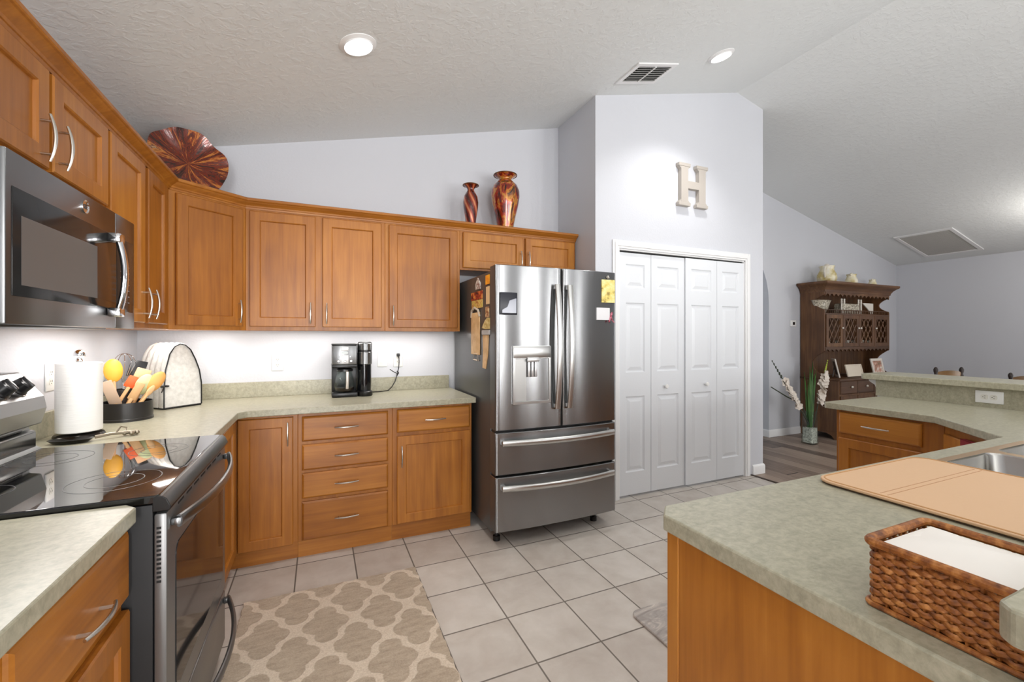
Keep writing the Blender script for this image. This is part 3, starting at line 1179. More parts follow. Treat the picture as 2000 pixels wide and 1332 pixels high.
dl = panel_build('door', (FX0, FM - 0.003, 0.742, 1.785))
d2 = panel_build('door', (FM + 0.003, FX1, 0.742, 1.785))
w1 = panel_build('freezer_drawer', (FX0, FX1, 0.462, 0.727))
w2 = panel_build('freezer_drawer', (FX0, FX1, 0.104, 0.447))
MB().box(FX0 + 0.012, FY + 0.03, 0.10, FX1 - 0.012, FY + 0.098, 1.76).build('gasket', black_m, fg, smooth=0)
for x in (FX0 + 0.06, FX1 - 0.10):
    MB().cyl((x, FY + 0.13, 0.0), (x, FY + 0.13, 0.03), 0.024, 14).cyl((x, FY + 0.13, 0.03), (x, FY + 0.13, 0.076), 0.012, 12).build('foot', black_m, fg)
for x in (FX0 + 0.06, FX1 - 0.10):
    MB().cyl((x, NORTH_Y - 0.12, 0.0), (x, NORTH_Y - 0.12, 0.076), 0.02, 14).build('foot', black_m, fg)
handle_steel = make_steel('handle_steel', (205, 205, 203), 0.3, 0.0, 0.2, 0.2)
for par, x in ((dl, FM - 0.047), (d2, FM + 0.045)):
    t = MB()
    pts = []
    n = 24
    for i in range(n + 1):
        s = -1 + 2 * i / n
        pts.append((x, FY - 0.045 - 0.030 * (1 - s * s), 1.268 + s * 0.405))
    t.tube(pts, 0.0205, 14, flat=(1.0, 0.5), up=(1, 0, 0))
    for s in (-1, 1):
        t.box(x - 0.013, FY - 0.052, 1.268 + s * 0.390 - 0.014, x + 0.013, FY - 0.008, 1.268 + s * 0.390 + 0.014, 0.005)
    t.build('handle', handle_steel, par)
for par, z in ((w1, 0.668), (w2, 0.385)):
    t = MB()
    pts = []
    n = 28
    for i in range(n + 1):
        s = -1 + 2 * i / n
        pts.append(((FX0 + FX1) / 2 + s * 0.420, FY - 0.030 - 0.052 * (1 - s * s), z))
    t.tube(pts, 0.0195, 14, flat=(1.0, 0.5), up=(0, 0, 1))
    for s in (-1, 1):
        t.box((FX0 + FX1) / 2 + s * 0.408 - 0.014, FY - 0.035, z - 0.014, (FX0 + FX1) / 2 + s * 0.408 + 0.014, FY + 0.004, z + 0.014, 0.005)
    t.build('handle', handle_steel, par)
# water dispenser on the left door
yb = FY - 0.018
light_steel = make_steel('light_brushed_steel', (190, 190, 188), 0.32, 0.0, 0.2)
dp = MB().prism(rrect(1.110, 0.903, 1.380, 1.273, 0.006), yb - 0.008, yb + 0.02, 'xz', [rrect(1.124, 0.918, 1.366, 1.195, 0.008)]).build('dispenser', light_steel, dl, smooth=20)
MB().loops([[(a, yb - 0.006, b) for a, b in rrect(1.124, 0.918, 1.366, 1.195, 0.008)], [(a, yb + 0.004, b) for a, b in rrect(1.128, 0.922, 1.362, 1.190, 0.008)]], False, True).build('recess', plain('dispenser_recess_grey', (186, 186, 184), 0.4, 0.6), dp, smooth=20)
MB().box(1.112, yb - 0.013, 1.197, 1.378, yb - 0.006, 1.271, 0.004).build('display', light_steel, dp)
t = MB()
t.box(1.205, yb - 0.024, 1.172, 1.290, yb - 0.004, 1.200, 0.006)
for k in range(3):
    t.box(1.212 + k * 0.024, yb - 0.014, 1.075, 1.230 + k * 0.024, yb - 0.002, 1.174, 0.004)
t.build('paddle', plain('bright_satin_steel', (214, 214, 214), 0.35, 0.7), dp)


# magnets and papers on the refrigerator
def card(name, label, cat, x0, x1, y0, y1, z0, z1, mat, b=0.001, group=None):
    o = MB().box(x0, y0, z0, x1, y1, z1, b).build(name, mat, loc=((x0 + x1) / 2, (y0 + y1) / 2, z0), smooth=0)
    return tag(o, label, cat, group)


SX = FX0 + 0.0035


def blot_mat(name, stops, scale=40):
    k = NT(name)
    return k.set(k.ramp(k.noise(None, scale, 3, 0.6), stops), 0.6)


# house-shaped magnet
o = MB().prism([(2.80, 1.66), (2.886, 1.66), (2.886, 1.70), (2.843, 1.738), (2.80, 1.70)], SX - 0.008, SX, 'yz').build('house_magnet', blot_mat('house_print', [(0.4, lin(150, 110, 96)), (0.55, lin(214, 206, 196))]), loc=(SX, 2.84, 1.66), smooth=0)
tag(o, 'small house-shaped magnet high on the refrigerator side', 'magnet')
card('orange_magnet', 'bright orange square magnet near the refrigerator top edge', 'magnet', SX - 0.006, SX, 2.622, 2.692, 1.674, 1.735, blot_mat('orange_print', [(0.4, lin(226, 132, 26)), (0.6, lin(244, 172, 40))]))
card('red_magnet', 'red and brown picture magnet upper half of a postcard on the refrigerator side', 'magnet', SX - 0.006, SX, 2.755, 2.99, 1.588, 1.645, blot_mat('red_print', [(0.38, lin(60, 24, 18)), (0.5, lin(166, 48, 28)), (0.66, lin(226, 150, 70))], 30))
card('yellow_magnet', 'yellow lettered magnet right below the red picture magnet', 'magnet', SX - 0.006, SX, 2.755, 2.975, 1.530, 1.586, blot_mat('yellow_print', [(0.4, lin(178, 120, 60)), (0.52, lin(226, 190, 110)), (0.68, lin(190, 170, 60))], 34))
card('paper_strip', 'plain tan paper strip below the orange magnet', 'note', SX - 0.003, SX, 2.625, 2.690, 1.545, 1.660, plain('tan_paper', (222, 186, 138), 0.8))
card('cookie_magnet', 'small brown cutout magnet below the tan paper strip', 'magnet', SX - 0.008, SX, 2.628, 2.690, 1.458, 1.528, blot_mat('cookie_print', [(0.4, lin(140, 84, 50)), (0.6, lin(222, 188, 140))]), 0.004)
# hanging straps
tan = blot_mat('tan_strap', [(0.35, lin(206, 164, 112)), (0.65, lin(232, 196, 146))], 12)
st = thing('wide_strap', 'long wide tan strap hanging from a dark hook on the refrigerator side', 'strap', (SX, 2.88, 1.2))
t = MB()
t.strip([[(SX - 0.010 - 0.004 * math.sin(i * 0.7), 2.80 + 0.004 * math.sin(i * 0.9), 1.50 - i * 0.029), (SX - 0.010, 2.975, 1.50 - i * 0.029)] for i in range(11)])
t.strip([[(SX - 0.004, 2.80, 1.50 - i * 0.029), (SX - 0.004, 2.975, 1.50 - i * 0.029)] for i in range(11)])
t.box(SX - 0.011, 2.80, 1.208, SX - 0.003, 2.975, 1.50, 0.003)
t.build('band', tan, st)
MB().tube([(SX - 0.008, 2.975, 1.47), (SX - 0.012, 2.955, 1.515), (SX - 0.014, 2.89, 1.535), (SX - 0.012, 2.82, 1.515), (SX - 0.008, 2.80, 1.47)], 0.008, 8).build('hook', plain('pale_cord', (200, 186, 168), 0.6), st)
t = MB()
t.tube([(SX - 0.007, 2.92, 1.215), (SX - 0.007, 2.93, 1.172), (SX - 0.007, 2.835, 1.168), (SX - 0.007, 2.84, 1.215)], 0.005, 8, closed=True)
t.build('buckle', plain('pale_buckle', (222, 206, 186), 0.5), st)
o = MB().prism([(2.62, 1.382), (2.70, 1.382), (2.76, 1.392), (2.70, 1.44), (2.66, 1.455), (2.62, 1.455)], SX - 0.007, SX, 'yz').build('fish_magnet', blot_mat('fish_print', [(0.4, lin(190, 160, 90)), (0.6, lin(226, 208, 150))]), loc=(SX, 2.69, 1.38), smooth=0)
tag(o, 'pale yellow cutout magnet below the brown cutout magnet', 'magnet')
card('clip', 'grey metal clip above the narrow strap on the refrigerator side', 'clip', SX - 0.014, SX, 2.610, 2.745, 1.345, 1.376, plain('pale_grey_clip', (176, 172, 168), 0.4), 0.004)
o = MB().prism([(2.64, 1.343), (2.74, 1.343), (2.735, 1.24), (2.745, 1.125), (2.69, 1.12), (2.65, 1.22)], SX - 0.007, SX - 0.001, 'yz').build('narrow_strap', tan, loc=(SX, 2.69, 1.12), smooth=0)
tag(o, 'narrow tan strap hanging from the grey clip on the refrigerator side', 'strap')
# front of the doors
yd = FY - bulge(1.05) - 0.001
hold = thing('magnetic_pouch', 'black framed magnetic pouch on the left refrigerator door', 'holder', (1.086, yd, 1.47))
MB().box(1.026, yd - 0.010, 1.470, 1.146, yd + 0.004, 1.612, 0.006).build('backing', plain('navy_black', (28, 30, 40), 0.35), hold)
MB().prism([(1.04, 1.482), (1.136, 1.482), (1.136, 1.575), (1.09, 1.56), (1.075, 1.52), (1.04, 1.50)], yd - 0.013, yd - 0.0095, 'xz').build('pocket', plain('clear_grey_pocket', (150, 154, 166), 0.15), hold, smooth=0)
yd = FY - bulge(1.845) + 0.004
rc = thing('recipe_card', 'yellow printed card on the right refrigerator door', 'card', (1.845, yd, 1.57))
MB().box(1.788, yd - 0.012, 1.570, 1.899, yd - 0.004, 1.730, 0.001).build('sheet', blot_mat('yellow_card_print', [(0.36, lin(158, 134, 70)), (0.46, lin(226, 206, 110)), (0.62, lin(236, 226, 160))], 22), rc, smooth=0)
MB().lathe([(0.012, 0), (0.012, 0.006), (0.006, 0.012), (0, 0.012)], seg=16, M=Matrix.Translation((1.84, yd - 0.008, 1.748)) @ Matrix.Rotation(R(90), 4, 'X'), cap1=False).build('magnet', nickel_m, rc)
card('white_note', 'white notepad on the right refrigerator door below the yellow card', 'note', 1.741, 1.850, FY - bulge(1.79) - 0.012, FY - bulge(1.79) + 0.003, 1.448, 1.533, plain('white_note_paper', (228, 228, 230), 0.7))
rb = MB()
yy = FY - bulge(1.79) - 0.014
rb.tube([(1.842, yy, 1.434), (1.852, yy, 1.47), (1.860, yy, 1.498), (1.866, yy, 1.503), (1.866, yy, 1.490), (1.858, yy, 1.475), (1.866, yy, 1.45), (1.884, yy, 1.432)], 0.006, 8, flat=(0.5, 1.4))
o = rb.build('ribbon_magnet', blot_mat('pink_ribbon', [(0.4, lin(176, 40, 70)), (0.55, lin(236, 160, 176))], 60), loc=(1.86, yy, 1.43))
tag(o, 'pink looped ribbon magnet at the corner of the white notepad', 'magnet')

# ------------------------------------------------------------------ peninsula (U-shaped, worktop with raised bar)
pw = [(0.765, 0.07), (3.76, 0.07), (3.76, 1.785), (3.642, 1.785), (3.642, 0.168), (0.765, 0.168)]
structure(MB().prism(pw, 0, 1.028).build('wall_peninsula', wall_m, smooth=0), 'half wall carrying the raised bar')
EF = 2.997
SF = 0.797
pen = thing('peninsula_cabinet', 'maple sink cabinet run with a plain end panel under the near worktop', 'cabinet', (0.765, 0.17, 0))
MB().box(0.770, 0.17, 0.105, 2.60, SF - 0.02, 0.715).box(0.770, SF - 0.038, 0.715, 2.60, SF - 0.02, 0.874).box(0.770, 0.17, 0.715, 2.60, 0.188, 0.874).box(0.770, 0.188, 0.715, 0.79, SF - 0.038, 0.874).build('body', wood_v, pen, smooth=0)
MB().box(0.770, 0.17, 0.0, 2.60, SF - 0.09, 0.105).build('toe_kick', wood_h, pen, smooth=0)
MB().box(0.757, 0.17, 0.0, 0.7695, SF - 0.035, 0.874).build('end_panel', wood_v, pen, smooth=0)
MB().box(0.755, SF - 0.0345, 0.0, 0.790, SF - 0.0005, 0.874, 0.002).build('corner_stile', wood_v, pen, smooth=0)
for k, (xa, xb) in enumerate(((0.81, 1.28), (1.32, 1.78), (1.84, 2.20), (2.22, 2.58))):
    d = shaker(xb - xa, 0.55).build('door', wood_v, pen, local=True, loc=(xb - 0.765, SF - 0.0195 - 0.17, 0.115), rot=(0, 0, PI), smooth=0)
    add_handle(d, True, (0.04, -0.019, 0.48))
    d = slab(xb - xa, 0.15).build('drawer', wood_h, pen, local=True, loc=(xb - 0.765, SF - 0.0195 - 0.17, 0.705), rot=(0, 0, PI), smooth=0)
    add_handle(d, False, ((xb - xa) / 2, -0.019, 0.075))
# diagonal corner cabinet
dg = thing('corner_base_cabinet', 'maple angled corner cabinet at the inner bend of the peninsula', 'cabinet', (2.602, SF, 0))
P0, P1 = Vector((2.602, SF - 0.001)), Vector((EF, 1.168))
MB().prism([(P0.x + 0.0, 0.17), (3.63, 0.17), (3.63, P1.y), (P1.x, P1.y), (P0.x, P0.y)], 0.105, 0.874).build('body', wood_v, dg, smooth=0)
MB().prism([(P0.x, 0.17), (3.6, 0.17), (3.6, P1.y), (P1.x + 0.06, P1.y - 0.03), (P0.x + 0.03, P0.y - 0.06)], 0.0, 0.105).build('toe_kick', wood_h, dg, smooth=0)
dv = (P0 - P1)
Ld = dv.length
dv.normalize()
p = P1 + dv * 0.03 + Vector((dv.y, -dv.x)) * 0.0005
ang = math.atan2(dv.y, dv.x)
d = shaker(Ld - 0.06, 0.715).build('door', wood_v, dg, local=True, loc=(p.x - 2.602, p.y - SF, 0.115), rot=(0, 0, ang), smooth=0)
add_handle(d, True, (Ld - 0.1, -0.019, 0.62))
tw = MB()
pm = P1 + dv * 0.30 + Vector((dv.y, -dv.x)) * 0.026
tM = Matrix.Translation((pm.x, pm.y, 0)) @ Matrix.Rotation(ang, 4, 'Z')
tw.box(-0.09, -0.003, 0.76, 0.09, 0.002, 0.842, 0.002, M=tM)
tw.box(-0.09, -0.003, 0.836, 0.09, 0.022, 0.842, 0.002, M=tM)
o = tw.build('dish_towel', plain('dark_red_cloth', (132, 22, 30), 0.85), loc=(pm.x, pm.y, 0.78))
tag(o, 'dark red cloth hung over the angled corner cabinet door', 'towel')
# east leg
cab = cabinet('base_cabinet', 'maple base cabinet with wide drawer over door at the far end of the peninsula', (EF, 1.690, 0), R(-90), 0.521, 0.874, 0.63, True)
add_drawer(cab, 0.020, 0.432, 0.731, 0.861)
add_door(cab, 0.020, 0.432, 0.115, 0.704, None)
# worktop
pc = thing('peninsula_countertop', 'green grey laminate peninsula worktop with the sink cut into it', 'countertop', (0.742, 0.19, CT0))
SKX0, SKX1, SKY0, SKY1 = 1.865, 2.60, 0.335, 0.765
poly = [(0.742, 0.1885), (0.742, 0.795), (0.784, 0.835), (2.615, 0.835), (2.962, 1.195), (2.962, 1.735), (2.975, 1.75), (3.64, 1.75), (3.64, 0.1885)]
MB().prism(poly, CT0, CT1, 'xy', [rrect(SKX0 + 0.009, SKY0 + 0.012, SKX1 - 0.012, SKY1 - 0.012, 0.04)]).build('slab', counter_m, pc, smooth=0, bevel=0.004)
t = MB().box(3.6205, 0.1885, CT1, 3.6405, 1.785, 1.0275)
t.box(0.765, 0.1685, CT0, 3.6205, 0.1885, 1.0275)
t.build('backsplash', counter_m, pc, smooth=0)
bar = [(0.62, -0.12), (3.95, -0.12), (3.95, 1.86), (3.59, 1.86), (3.575, 1.845), (3.575, 0.205), (0.632, 0.205), (0.62, 0.193)]
o = MB().prism(bar, 1.029, 1.067).build('raised_bar_top', counter_m, loc=(0.62, 0, 1.029), smooth=0, bevel=0.004)
tag(o, 'green grey laminate raised bar top on the half wall', 'bar top')
o = MB().prism([(1.787, 1.028), (1.85, 1.028), (1.845, 1.01), (1.81, 0.985), (1.795, 0.94), (1.787, 0.90)], 3.66, 3.70, 'yz').build('corbel', white_m, loc=(3.68, 1.79, 0.9), smooth=0)
tag(o, 'small white bracket under the end of the raised bar', 'bracket')

# sink
sk = thing('sink', 'double bowl stainless sink with a tan reflection coloured into its rim in the peninsula worktop', 'sink', (SKX0, SKY0, CT1))
sink_m = make_steel('sink_steel', (186, 184, 180), 0.22, 0.0, 0.2)
b1 = (1.878, 0.372, 2.205, 0.738)
b2 = (2.248, 0.372, 2.572, 0.738)
holes = [rrect(*b, 0.036) for b in (b1, b2)]
MB().prism(rrect(SKX0, SKY0, SKX1, SKY1, 0.05), CT1 + 0.0005, CT1 + 0.0045, 'xy', holes).build('rim', make_steel('sink_rim_tan_reflection', (222, 190, 152), 0.32, 0.0, 0.2), sk, smooth=20)  # tan reflection on the steel rim is put into its base colour
for b in (b1, b2):
    L = []
    for ins, z in ((0.0, CT1 + 0.0045), (0.003, CT1 - 0.004), (0.012, CT1 - 0.12), (0.03, CT1 - 0.165), (0.06, CT1 - 0.178)):
        L.append([(x, y, z) for x, y in rrect(b[0] + ins, b[1] + ins, b[2] - ins, b[3] - ins, 0.036 + ins * 0.4)])
    bw = MB().loops(L, False, True).build('bowl', sink_m, sk, smooth=60)
    cx, cy = (b[0] + b[2]) / 2, (b[1] + b[3]) / 2
    MB().lathe([(0.042, CT1 - 0.1775), (0.040, CT1 - 0.1755), (0.03, CT1 - 0.177), (0.0, CT1 - 0.177)], (cx, cy, 0), 24, cap1=False).build('drain', chrome_m, bw)

# tan drying mat
dm = thing('drying_mat', 'large tan drying mat with rounded corners beside the sink', 'mat', (1.31, 0.36, CT1))
MB().prism(rrect(1.312, 0.245, 1.862, 0.800, 0.05), CT1 + 0.0005, CT1 + 0.005).build('underside', board_edge, dm, smooth=20)
MB().prism(rrect(1.309, 0.242, 1.864, 0.803, 0.052), CT1 + 0.005, CT1 + 0.012).build('pad', board_m, dm, smooth=20, bevel=0.002)
L1 = rrect(1.318, 0.251, 1.855, 0.794, 0.045)
MB().tube([(x, y, CT1 + 0.0122) for x, y in L1], 0.0022, 6, closed=True).build('piping', plain('mat_piping', (196, 150, 100), 0.6), dm)
t = MB()
for y in (0.632, 0.648):
    t.tube([(1.335, y, CT1 + 0.0118), (1.84, y, CT1 + 0.0118)], 0.0012, 6)
t.build('fold_seam', plain('mat_seam', (188, 142, 104), 0.7), dm)

# wicker basket with napkins
bk = thing('wicker_basket', 'brown woven wicker basket full of napkins on the near worktop corner', 'basket', (0.87, 0.30, CT1))
BX0, BX1, BY0, BY1 = 0.790, 0.958, 0.212, 0.398


def perimeter(ins, n):
    pts = rrect(BX0 + ins, BY0 + ins, BX1 - ins, BY1 - ins, 0.012, 4)
    P = [Vector(p) for p in pts]
    seg = [(P[(i + 1) % len(P)] - P[i]).length for i in range(len(P))]
    tot = sum(seg)
    out = []
    acc, i = 0.0, 0
    for k in range(n):
        s = tot * k / n
        while acc + seg[i] < s:
            acc += seg[i]
            i += 1
        out.append(P[i].lerp(P[(i + 1) % len(P)], (s - acc) / seg[i]))
    return out


cen = Vector(((BX0 + BX1) / 2, (BY0 + BY1) / 2))
NST = 46
t = MB()
per = perimeter(0.0, NST * 4)
for r in range(14):
    z = CT1 + 0.012 + r * 0.0058
    pts = []
    for k, p in enumerate(per):
        # weave in front of and behind alternate stakes
        ph = math.cos(PI * (k / 4.0 + r))
        j = per[(k + 1) % len(per)] - per[k - 1]
        nrm = Vector((j.y, -j.x)).normalized()
        q = p + nrm * 0.0034 * ph
        pts.append((q.x, q.y, z + 0.0008 * math.sin(k * 1.7 + r)))
    t.tube(pts, 0.0031, 6, closed=True, flat=(1.45, 0.75))
t.build('woven_side', wicker_m, bk)
t = MB()
for k in range(NST):
    p = per[k * 4]
    t.cyl((p.x, p.y, CT1 + 0.004), (p.x, p.y, CT1 + 0.098), 0.0022, 5)
t.build('stake', wicker_m, bk)['kind'] = 'stuff'
MB().prism(rrect(BX0 + 0.003, BY0 + 0.003, BX1 - 0.003, BY1 - 0.003, 0.012), CT1 + 0.001, CT1 + 0.006).build('base', wicker_m, bk)
rimp = rrect(BX0 - 0.003, BY0 - 0.003, BX1 + 0.003, BY1 + 0.003, 0.012, 4)
t = MB()
t.tube([(x, y, CT1 + 0.100) for x, y in rimp], 0.0068, 10, closed=True)
t.build('rim', wicker_m, bk)
MB().tube([(x, y, CT1 + 0.0045) for x, y in rrect(BX0 - 0.004, BY0 - 0.004, BX1 + 0.004, BY1 + 0.004, 0.012, 4)], 0.0042, 8, closed=True).build('foot_rim', wicker_m, bk)
t = MB()
for k in range(9):
    z = CT1 + 0.008 + k * 0.0098
    ins = 0.008 + 0.0012 * math.sin(k * 2.1)
    n = 26
    poly = []
    for i in range(n):
        u = i / n
        base = perimeter(ins, n)[i]
        poly.append((base.x, base.y))
    t.prism(poly, z, z + 0.0095)
top = []
for i in range(9):
    row = []
    for j in range(9):
        x = BX0 + 0.010 + (BX1 - BX0 - 0.020) * i / 8
        y = BY0 + 0.010 + (BY1 - BY0 - 0.020) * j / 8
        e = min(i, 8 - i, j, 8 - j)
        z = CT1 + 0.0958 + (0.010 * min(1, e / 2.5)) + 0.0022 * math.sin(i * 1.1 + j * 0.7)
        row.append((x, y, z))
    top.append(row)
t.strip(top)
o = t.build('napkin_stack', paper_m, loc=(0.87, 0.30, CT1 + 0.007))
tag(o, 'thick stack of white paper napkins filling the wicker basket', 'napkins')

# ------------------------------------------------------------------ rugs
rug = thing('area_rug', 'beige trellis-pattern area rug in front of the range', 'rug', (0, 0, 0))
t = MB()
rx0, rx1, ry0, ry1 = -0.345, 0.500, 0.95, 2.515
nx_, ny_ = 40, 70
edge = [(rx0 + (rx1 - rx0) * i / 40, ry0) for i in range(40)] + [(rx1, ry0 + (ry1 - ry0) * i / 70) for i in range(70)] + [(rx1 - (rx1 - rx0) * i / 40, ry1) for i in range(40)] + [(rx0, ry1 - (ry1 - ry0) * i / 70) for i in range(70)]
edge = [(x + random.uniform(-0.004, 0.004), y + random.uniform(-0.004, 0.004)) for x, y in edge]
t.prism(edge, 0.0005, 0.010)
t.build('pile', rug_m, rug, smooth=0, bevel=0.003)
o = MB().prism(rrect(1.360, 0.93, 2.50, 1.682, 0.04), 0.0005, 0.013).build('kitchen_mat', mat_m, loc=(1.9, 1.3, 0), smooth=20, bevel=0.004)
tag(o, 'grey marbled cushioned mat on the tile in front of the sink', 'mat')

# ------------------------------------------------------------------ things on the left worktop
# paper towel holder
px, py = -0.930, 2.421
ph = thing('paper_towel_holder', 'upright paper towel holder with a polished ball finial', 'paper towel holder', (px, py, CT1))
MB().lathe([(0.078, 0), (0.082, 0.004), (0.078, 0.012), (0.03, 0.017), (0.0, 0.017)], (px, py, CT1), 36, cap1=False).build('base', plain('dark_bronze', (48, 44, 40), 0.25, 0.7), ph)
MB().cyl((px, py, CT1 + 0.015), (px, py, 1.245), 0.006, 12).build('pole', chrome_m, ph)
MB().sphere((px, py, 1.258), 0.020).lathe([(0.012, 1.226), (0.014, 1.232), (0.009, 1.240)], (px, py, 0), 20).build('finial', chrome_m, ph)
t = MB()
prof = [(0.021, 0.936), (0.070, 0.936), (0.073, 0.939), (0.073, 1.221), (0.070, 1.224), (0.021, 1.224)]
t.lathe(prof + [prof[0]], (px, py, 0), 48, cap0=False, cap1=False)
o = t.build('paper_towel_roll', towel_m, loc=(px, py, 0.936))
tag(o, 'white quilted paper towel roll standing on the worktop next to the range', 'paper towel roll')
# dish standing in for the oval base of the paper towel holder
sr = thing('towel_base_dish', 'dark oval towel holder base with ornate silver scroll in front of the paper towels', 'towel holder base', (-0.885, 2.27, CT1))
t = MB()
L = []
for k, z in ((0.55, 0.0), (0.8, 0.004), (1.0, 0.016), (0.95, 0.017), (0.72, 0.007), (0.4, 0.004)):
    L.append([(-0.897 + 0.070 * k * math.cos(2 * PI * i / 28), 2.268 + 0.042 * k * math.sin(2 * PI * i / 28), CT1 + z) for i in range(28)])
t.loops(L)
t.build('dish', plain('polished_dark_metal', (44, 42, 38), 0.12, 0.8), sr)
t = MB()
t.tube([(-0.83, 2.285, CT1 + 0.014), (-0.79, 2.31, CT1 + 0.018), (-0.75, 2.335, CT1 + 0.016), (-0.715, 2.355, CT1 + 0.012)], [0.007, 0.006, 0.007, 0.009], 10)
for k in range(5):
    a = k / 5 * 2 * PI
    t.sphere((-0.735 + 0.022 * math.cos(a), 2.345 + 0.016 * math.sin(a), CT1 + 0.012), 0.0085)
t.tube([(-0.775, 2.318, CT1 + 0.02), (-0.768, 2.345, CT1 + 0.04), (-0.752, 2.352, CT1 + 0.034), (-0.752, 2.336, CT1 + 0.018)], 0.0035, 8)
t.build('handle', plain('antique_silver', (150, 140, 124), 0.3, 0.9), sr)
# utensil caddy
cx, cy = -0.895, 2.805
ca = thing('utensil_caddy', 'round black utensil caddy on the worktop between towels and cover', 'utensil caddy', (cx, cy, CT1))
t = MB()
prof = [(0.0, 0.004), (0.102, 0.004), (0.106, 0.0), (0.106, 0.012), (0.104, 0.014), (0.104, 0.092), (0.100, 0.092), (0.100, 0.012), (0.0, 0.012)]
t.lathe(prof, (cx, cy, CT1), 48, cap0=False, cap1=False)
t.build('tray', plain('black_satin', (34, 32, 32), 0.35), ca)
t = MB()
t.lathe([(0.0, 0.0125), (0.045, 0.0125), (0.045, 0.150), (0.041, 0.150), (0.041, 0.02), (0.0, 0.02)], (cx - 0.03, cy + 0.045, CT1), 28, cap0=False, cap1=False)
t.build('inner_cup', plain('black_satin_cup', (40, 38, 38), 0.35), ca)
MB().lathe([(0.085, 0.0), (0.09, 0.003), (0.085, 0.004)], (cx, cy, CT1), 36).build('turntable', black_m, ca)


def utensil(name, label, base, tip, build):
    """Builds along +Z from the origin, then lays it between base and tip."""
    b, tpt = Vector(base), Vector(tip)
    m = MB()
    mats = build(m, (tpt - b).length)
    o = m.build(name, mats, smooth=40)
    o.location = b
    zz = (tpt - b).normalized()
    yy = Vector((0.30, -0.95, 0.1))
    yy = (yy - zz * yy.dot(zz)).normalized()
    xx = yy.cross(zz)
    o.rotation_euler = Matrix((xx, yy, zz)).transposed().to_euler()
    tag(o, label, name.replace('_', ' '))
    return o


def spat(wd, hd, th, color_handle, color_head):
    def f(m, L):
        m.box(-0.008, -0.005, 0, 0.008, 0.005, L - hd * 0.9, 0.004)
        m.idx = 1
        m.box(-wd / 2, -th, L - hd, wd / 2, th, L, min(th, 0.006))
        return [color_handle, color_head]
    return f


def spoon(wd, hd, mat_h, mat_b):
    def f(m, L):
        m.tube([(0, 0, 0), (0, 0, L - hd * 0.8)], 0.0065, 8)
        m.idx = 1
        m.sphere((0, 0, L - hd / 2), hd / 2, (wd / hd, 0.22, 1.0))
        return [mat_h, mat_b]
    return f


orange_sil = plain('orange_silicone', (230, 96, 40), 0.5)
yellow_sil = plain('yellow_silicone', (240, 178, 62), 0.45)
green_sil = plain('pale_green_silicone', (190, 198, 150), 0.5)
peach = plain('peach_wood', (226, 176, 132), 0.55)
zb = CT1 + 0.016
utensil('yellow_spoon', 'yellow rounded spoon, tallest head at the left of the caddy', (cx - 0.03, cy - 0.03, zb), (cx - 0.050, cy - 0.02, 1.222), spoon(0.074, 0.118, peach, yellow_sil))
utensil('orange_spatula', 'orange headed spatula leaning in the middle of the caddy', (cx - 0.06, cy - 0.035, zb), (cx + 0.040, cy - 0.015, 1.130), spat(0.048, 0.060, 0.005, spoon_wood, orange_sil))
utensil('paddle', 'pale wooden paddle at the front left of the caddy', (cx - 0.01, cy - 0.03, zb), (cx - 0.060, cy - 0.070, 1.115), spat(0.046, 0.13, 0.004, spoon_wood, plain('grey_wood', (196, 170, 146), 0.6)))
utensil('wooden_turner', 'square-ended wooden turner behind the green spoon in the caddy', (cx - 0.02, cy - 0.005, zb), (cx + 0.062, cy + 0.040, 1.165), spat(0.062, 0.075, 0.004, spoon_wood, peach))
utensil('green_spoon', 'pale green spoon leaning to the right in the caddy', (cx + 0.005, cy - 0.03, zb), (cx + 0.098, cy - 0.015, 1.140), spoon(0.070, 0.110, spoon_wood, green_sil))
utensil('wooden_spoon', 'orange-brown wooden spoon leaning far right in the caddy', (cx + 0.02, cy - 0.045, zb), (cx + 0.150, cy + 0.0, 1.150), spoon(0.062, 0.115, spoon_wood, plain('amber_wood', (222, 160, 84), 0.5)))
utensil('wooden_stick', 'short slim wooden stick at the front of the caddy', (cx + 0.03, cy - 0.065, zb), (cx + 0.125, cy - 0.045, 1.085), spoon(0.026, 0.06, spoon_wood, spoon_wood))
utensil('wooden_fork', 'plain wooden fork leaning beside the short stick in the caddy', (cx - 0.01, cy - 0.06, zb), (cx + 0.075, cy - 0.055, 1.100), spat(0.036, 0.09, 0.004, spoon_wood, spoon_wood))
# whisk
wk = thing('whisk', 'silver balloon whisk standing in the inner cup of the caddy', 'whisk', (cx - 0.03, cy + 0.045, CT1 + 0.02))
MB().cyl((cx - 0.03, cy + 0.045, CT1 + 0.021), (cx - 0.025, cy + 0.05, 1.10), 0.008, 12).build('handle', chrome_m, wk)
t = MB()
for k in range(5):
    a = PI * k / 5
    pts = []
    for i in range(19):
        s = PI * i / 18
        rr = 0.042 * math.sin(s) ** 0.8 if 0 < i < 18 else 0.004
        zz = 1.095 + 0.135 * (0.5 - 0.5 * math.cos(2 * s)) ** 0.6 if False else 1.095
        u = -1 + 2 * i / 18
        x = 0.045 * math.sin(PI * (i / 18) * 2 - PI) if False else u
        # teardrop loop: across u, height h(u)
        h = 0.150 * (1 - abs(u) ** 2.4)
        w_ = 0.056 * math.sin(u * PI / 2) * (1.0 if abs(u) < 0.62 else max(0.12, (1 - abs(u)) / 0.38))
        pts.append((cx - 0.025 + w_ * math.cos(a), cy + 0.05 + w_ * math.sin(a), 1.095 + h))
    t.tube(pts, 0.0013, 6)
t.build('wires', chrome_m, wk)
utensil('black_ladle', 'black slotted turner standing behind the whisk in the caddy', (cx - 0.04, cy + 0.06, CT1 + 0.022), (cx + 0.02, cy + 0.11, 1.205), spat(0.07, 0.09, 0.003, black_m, black_m))

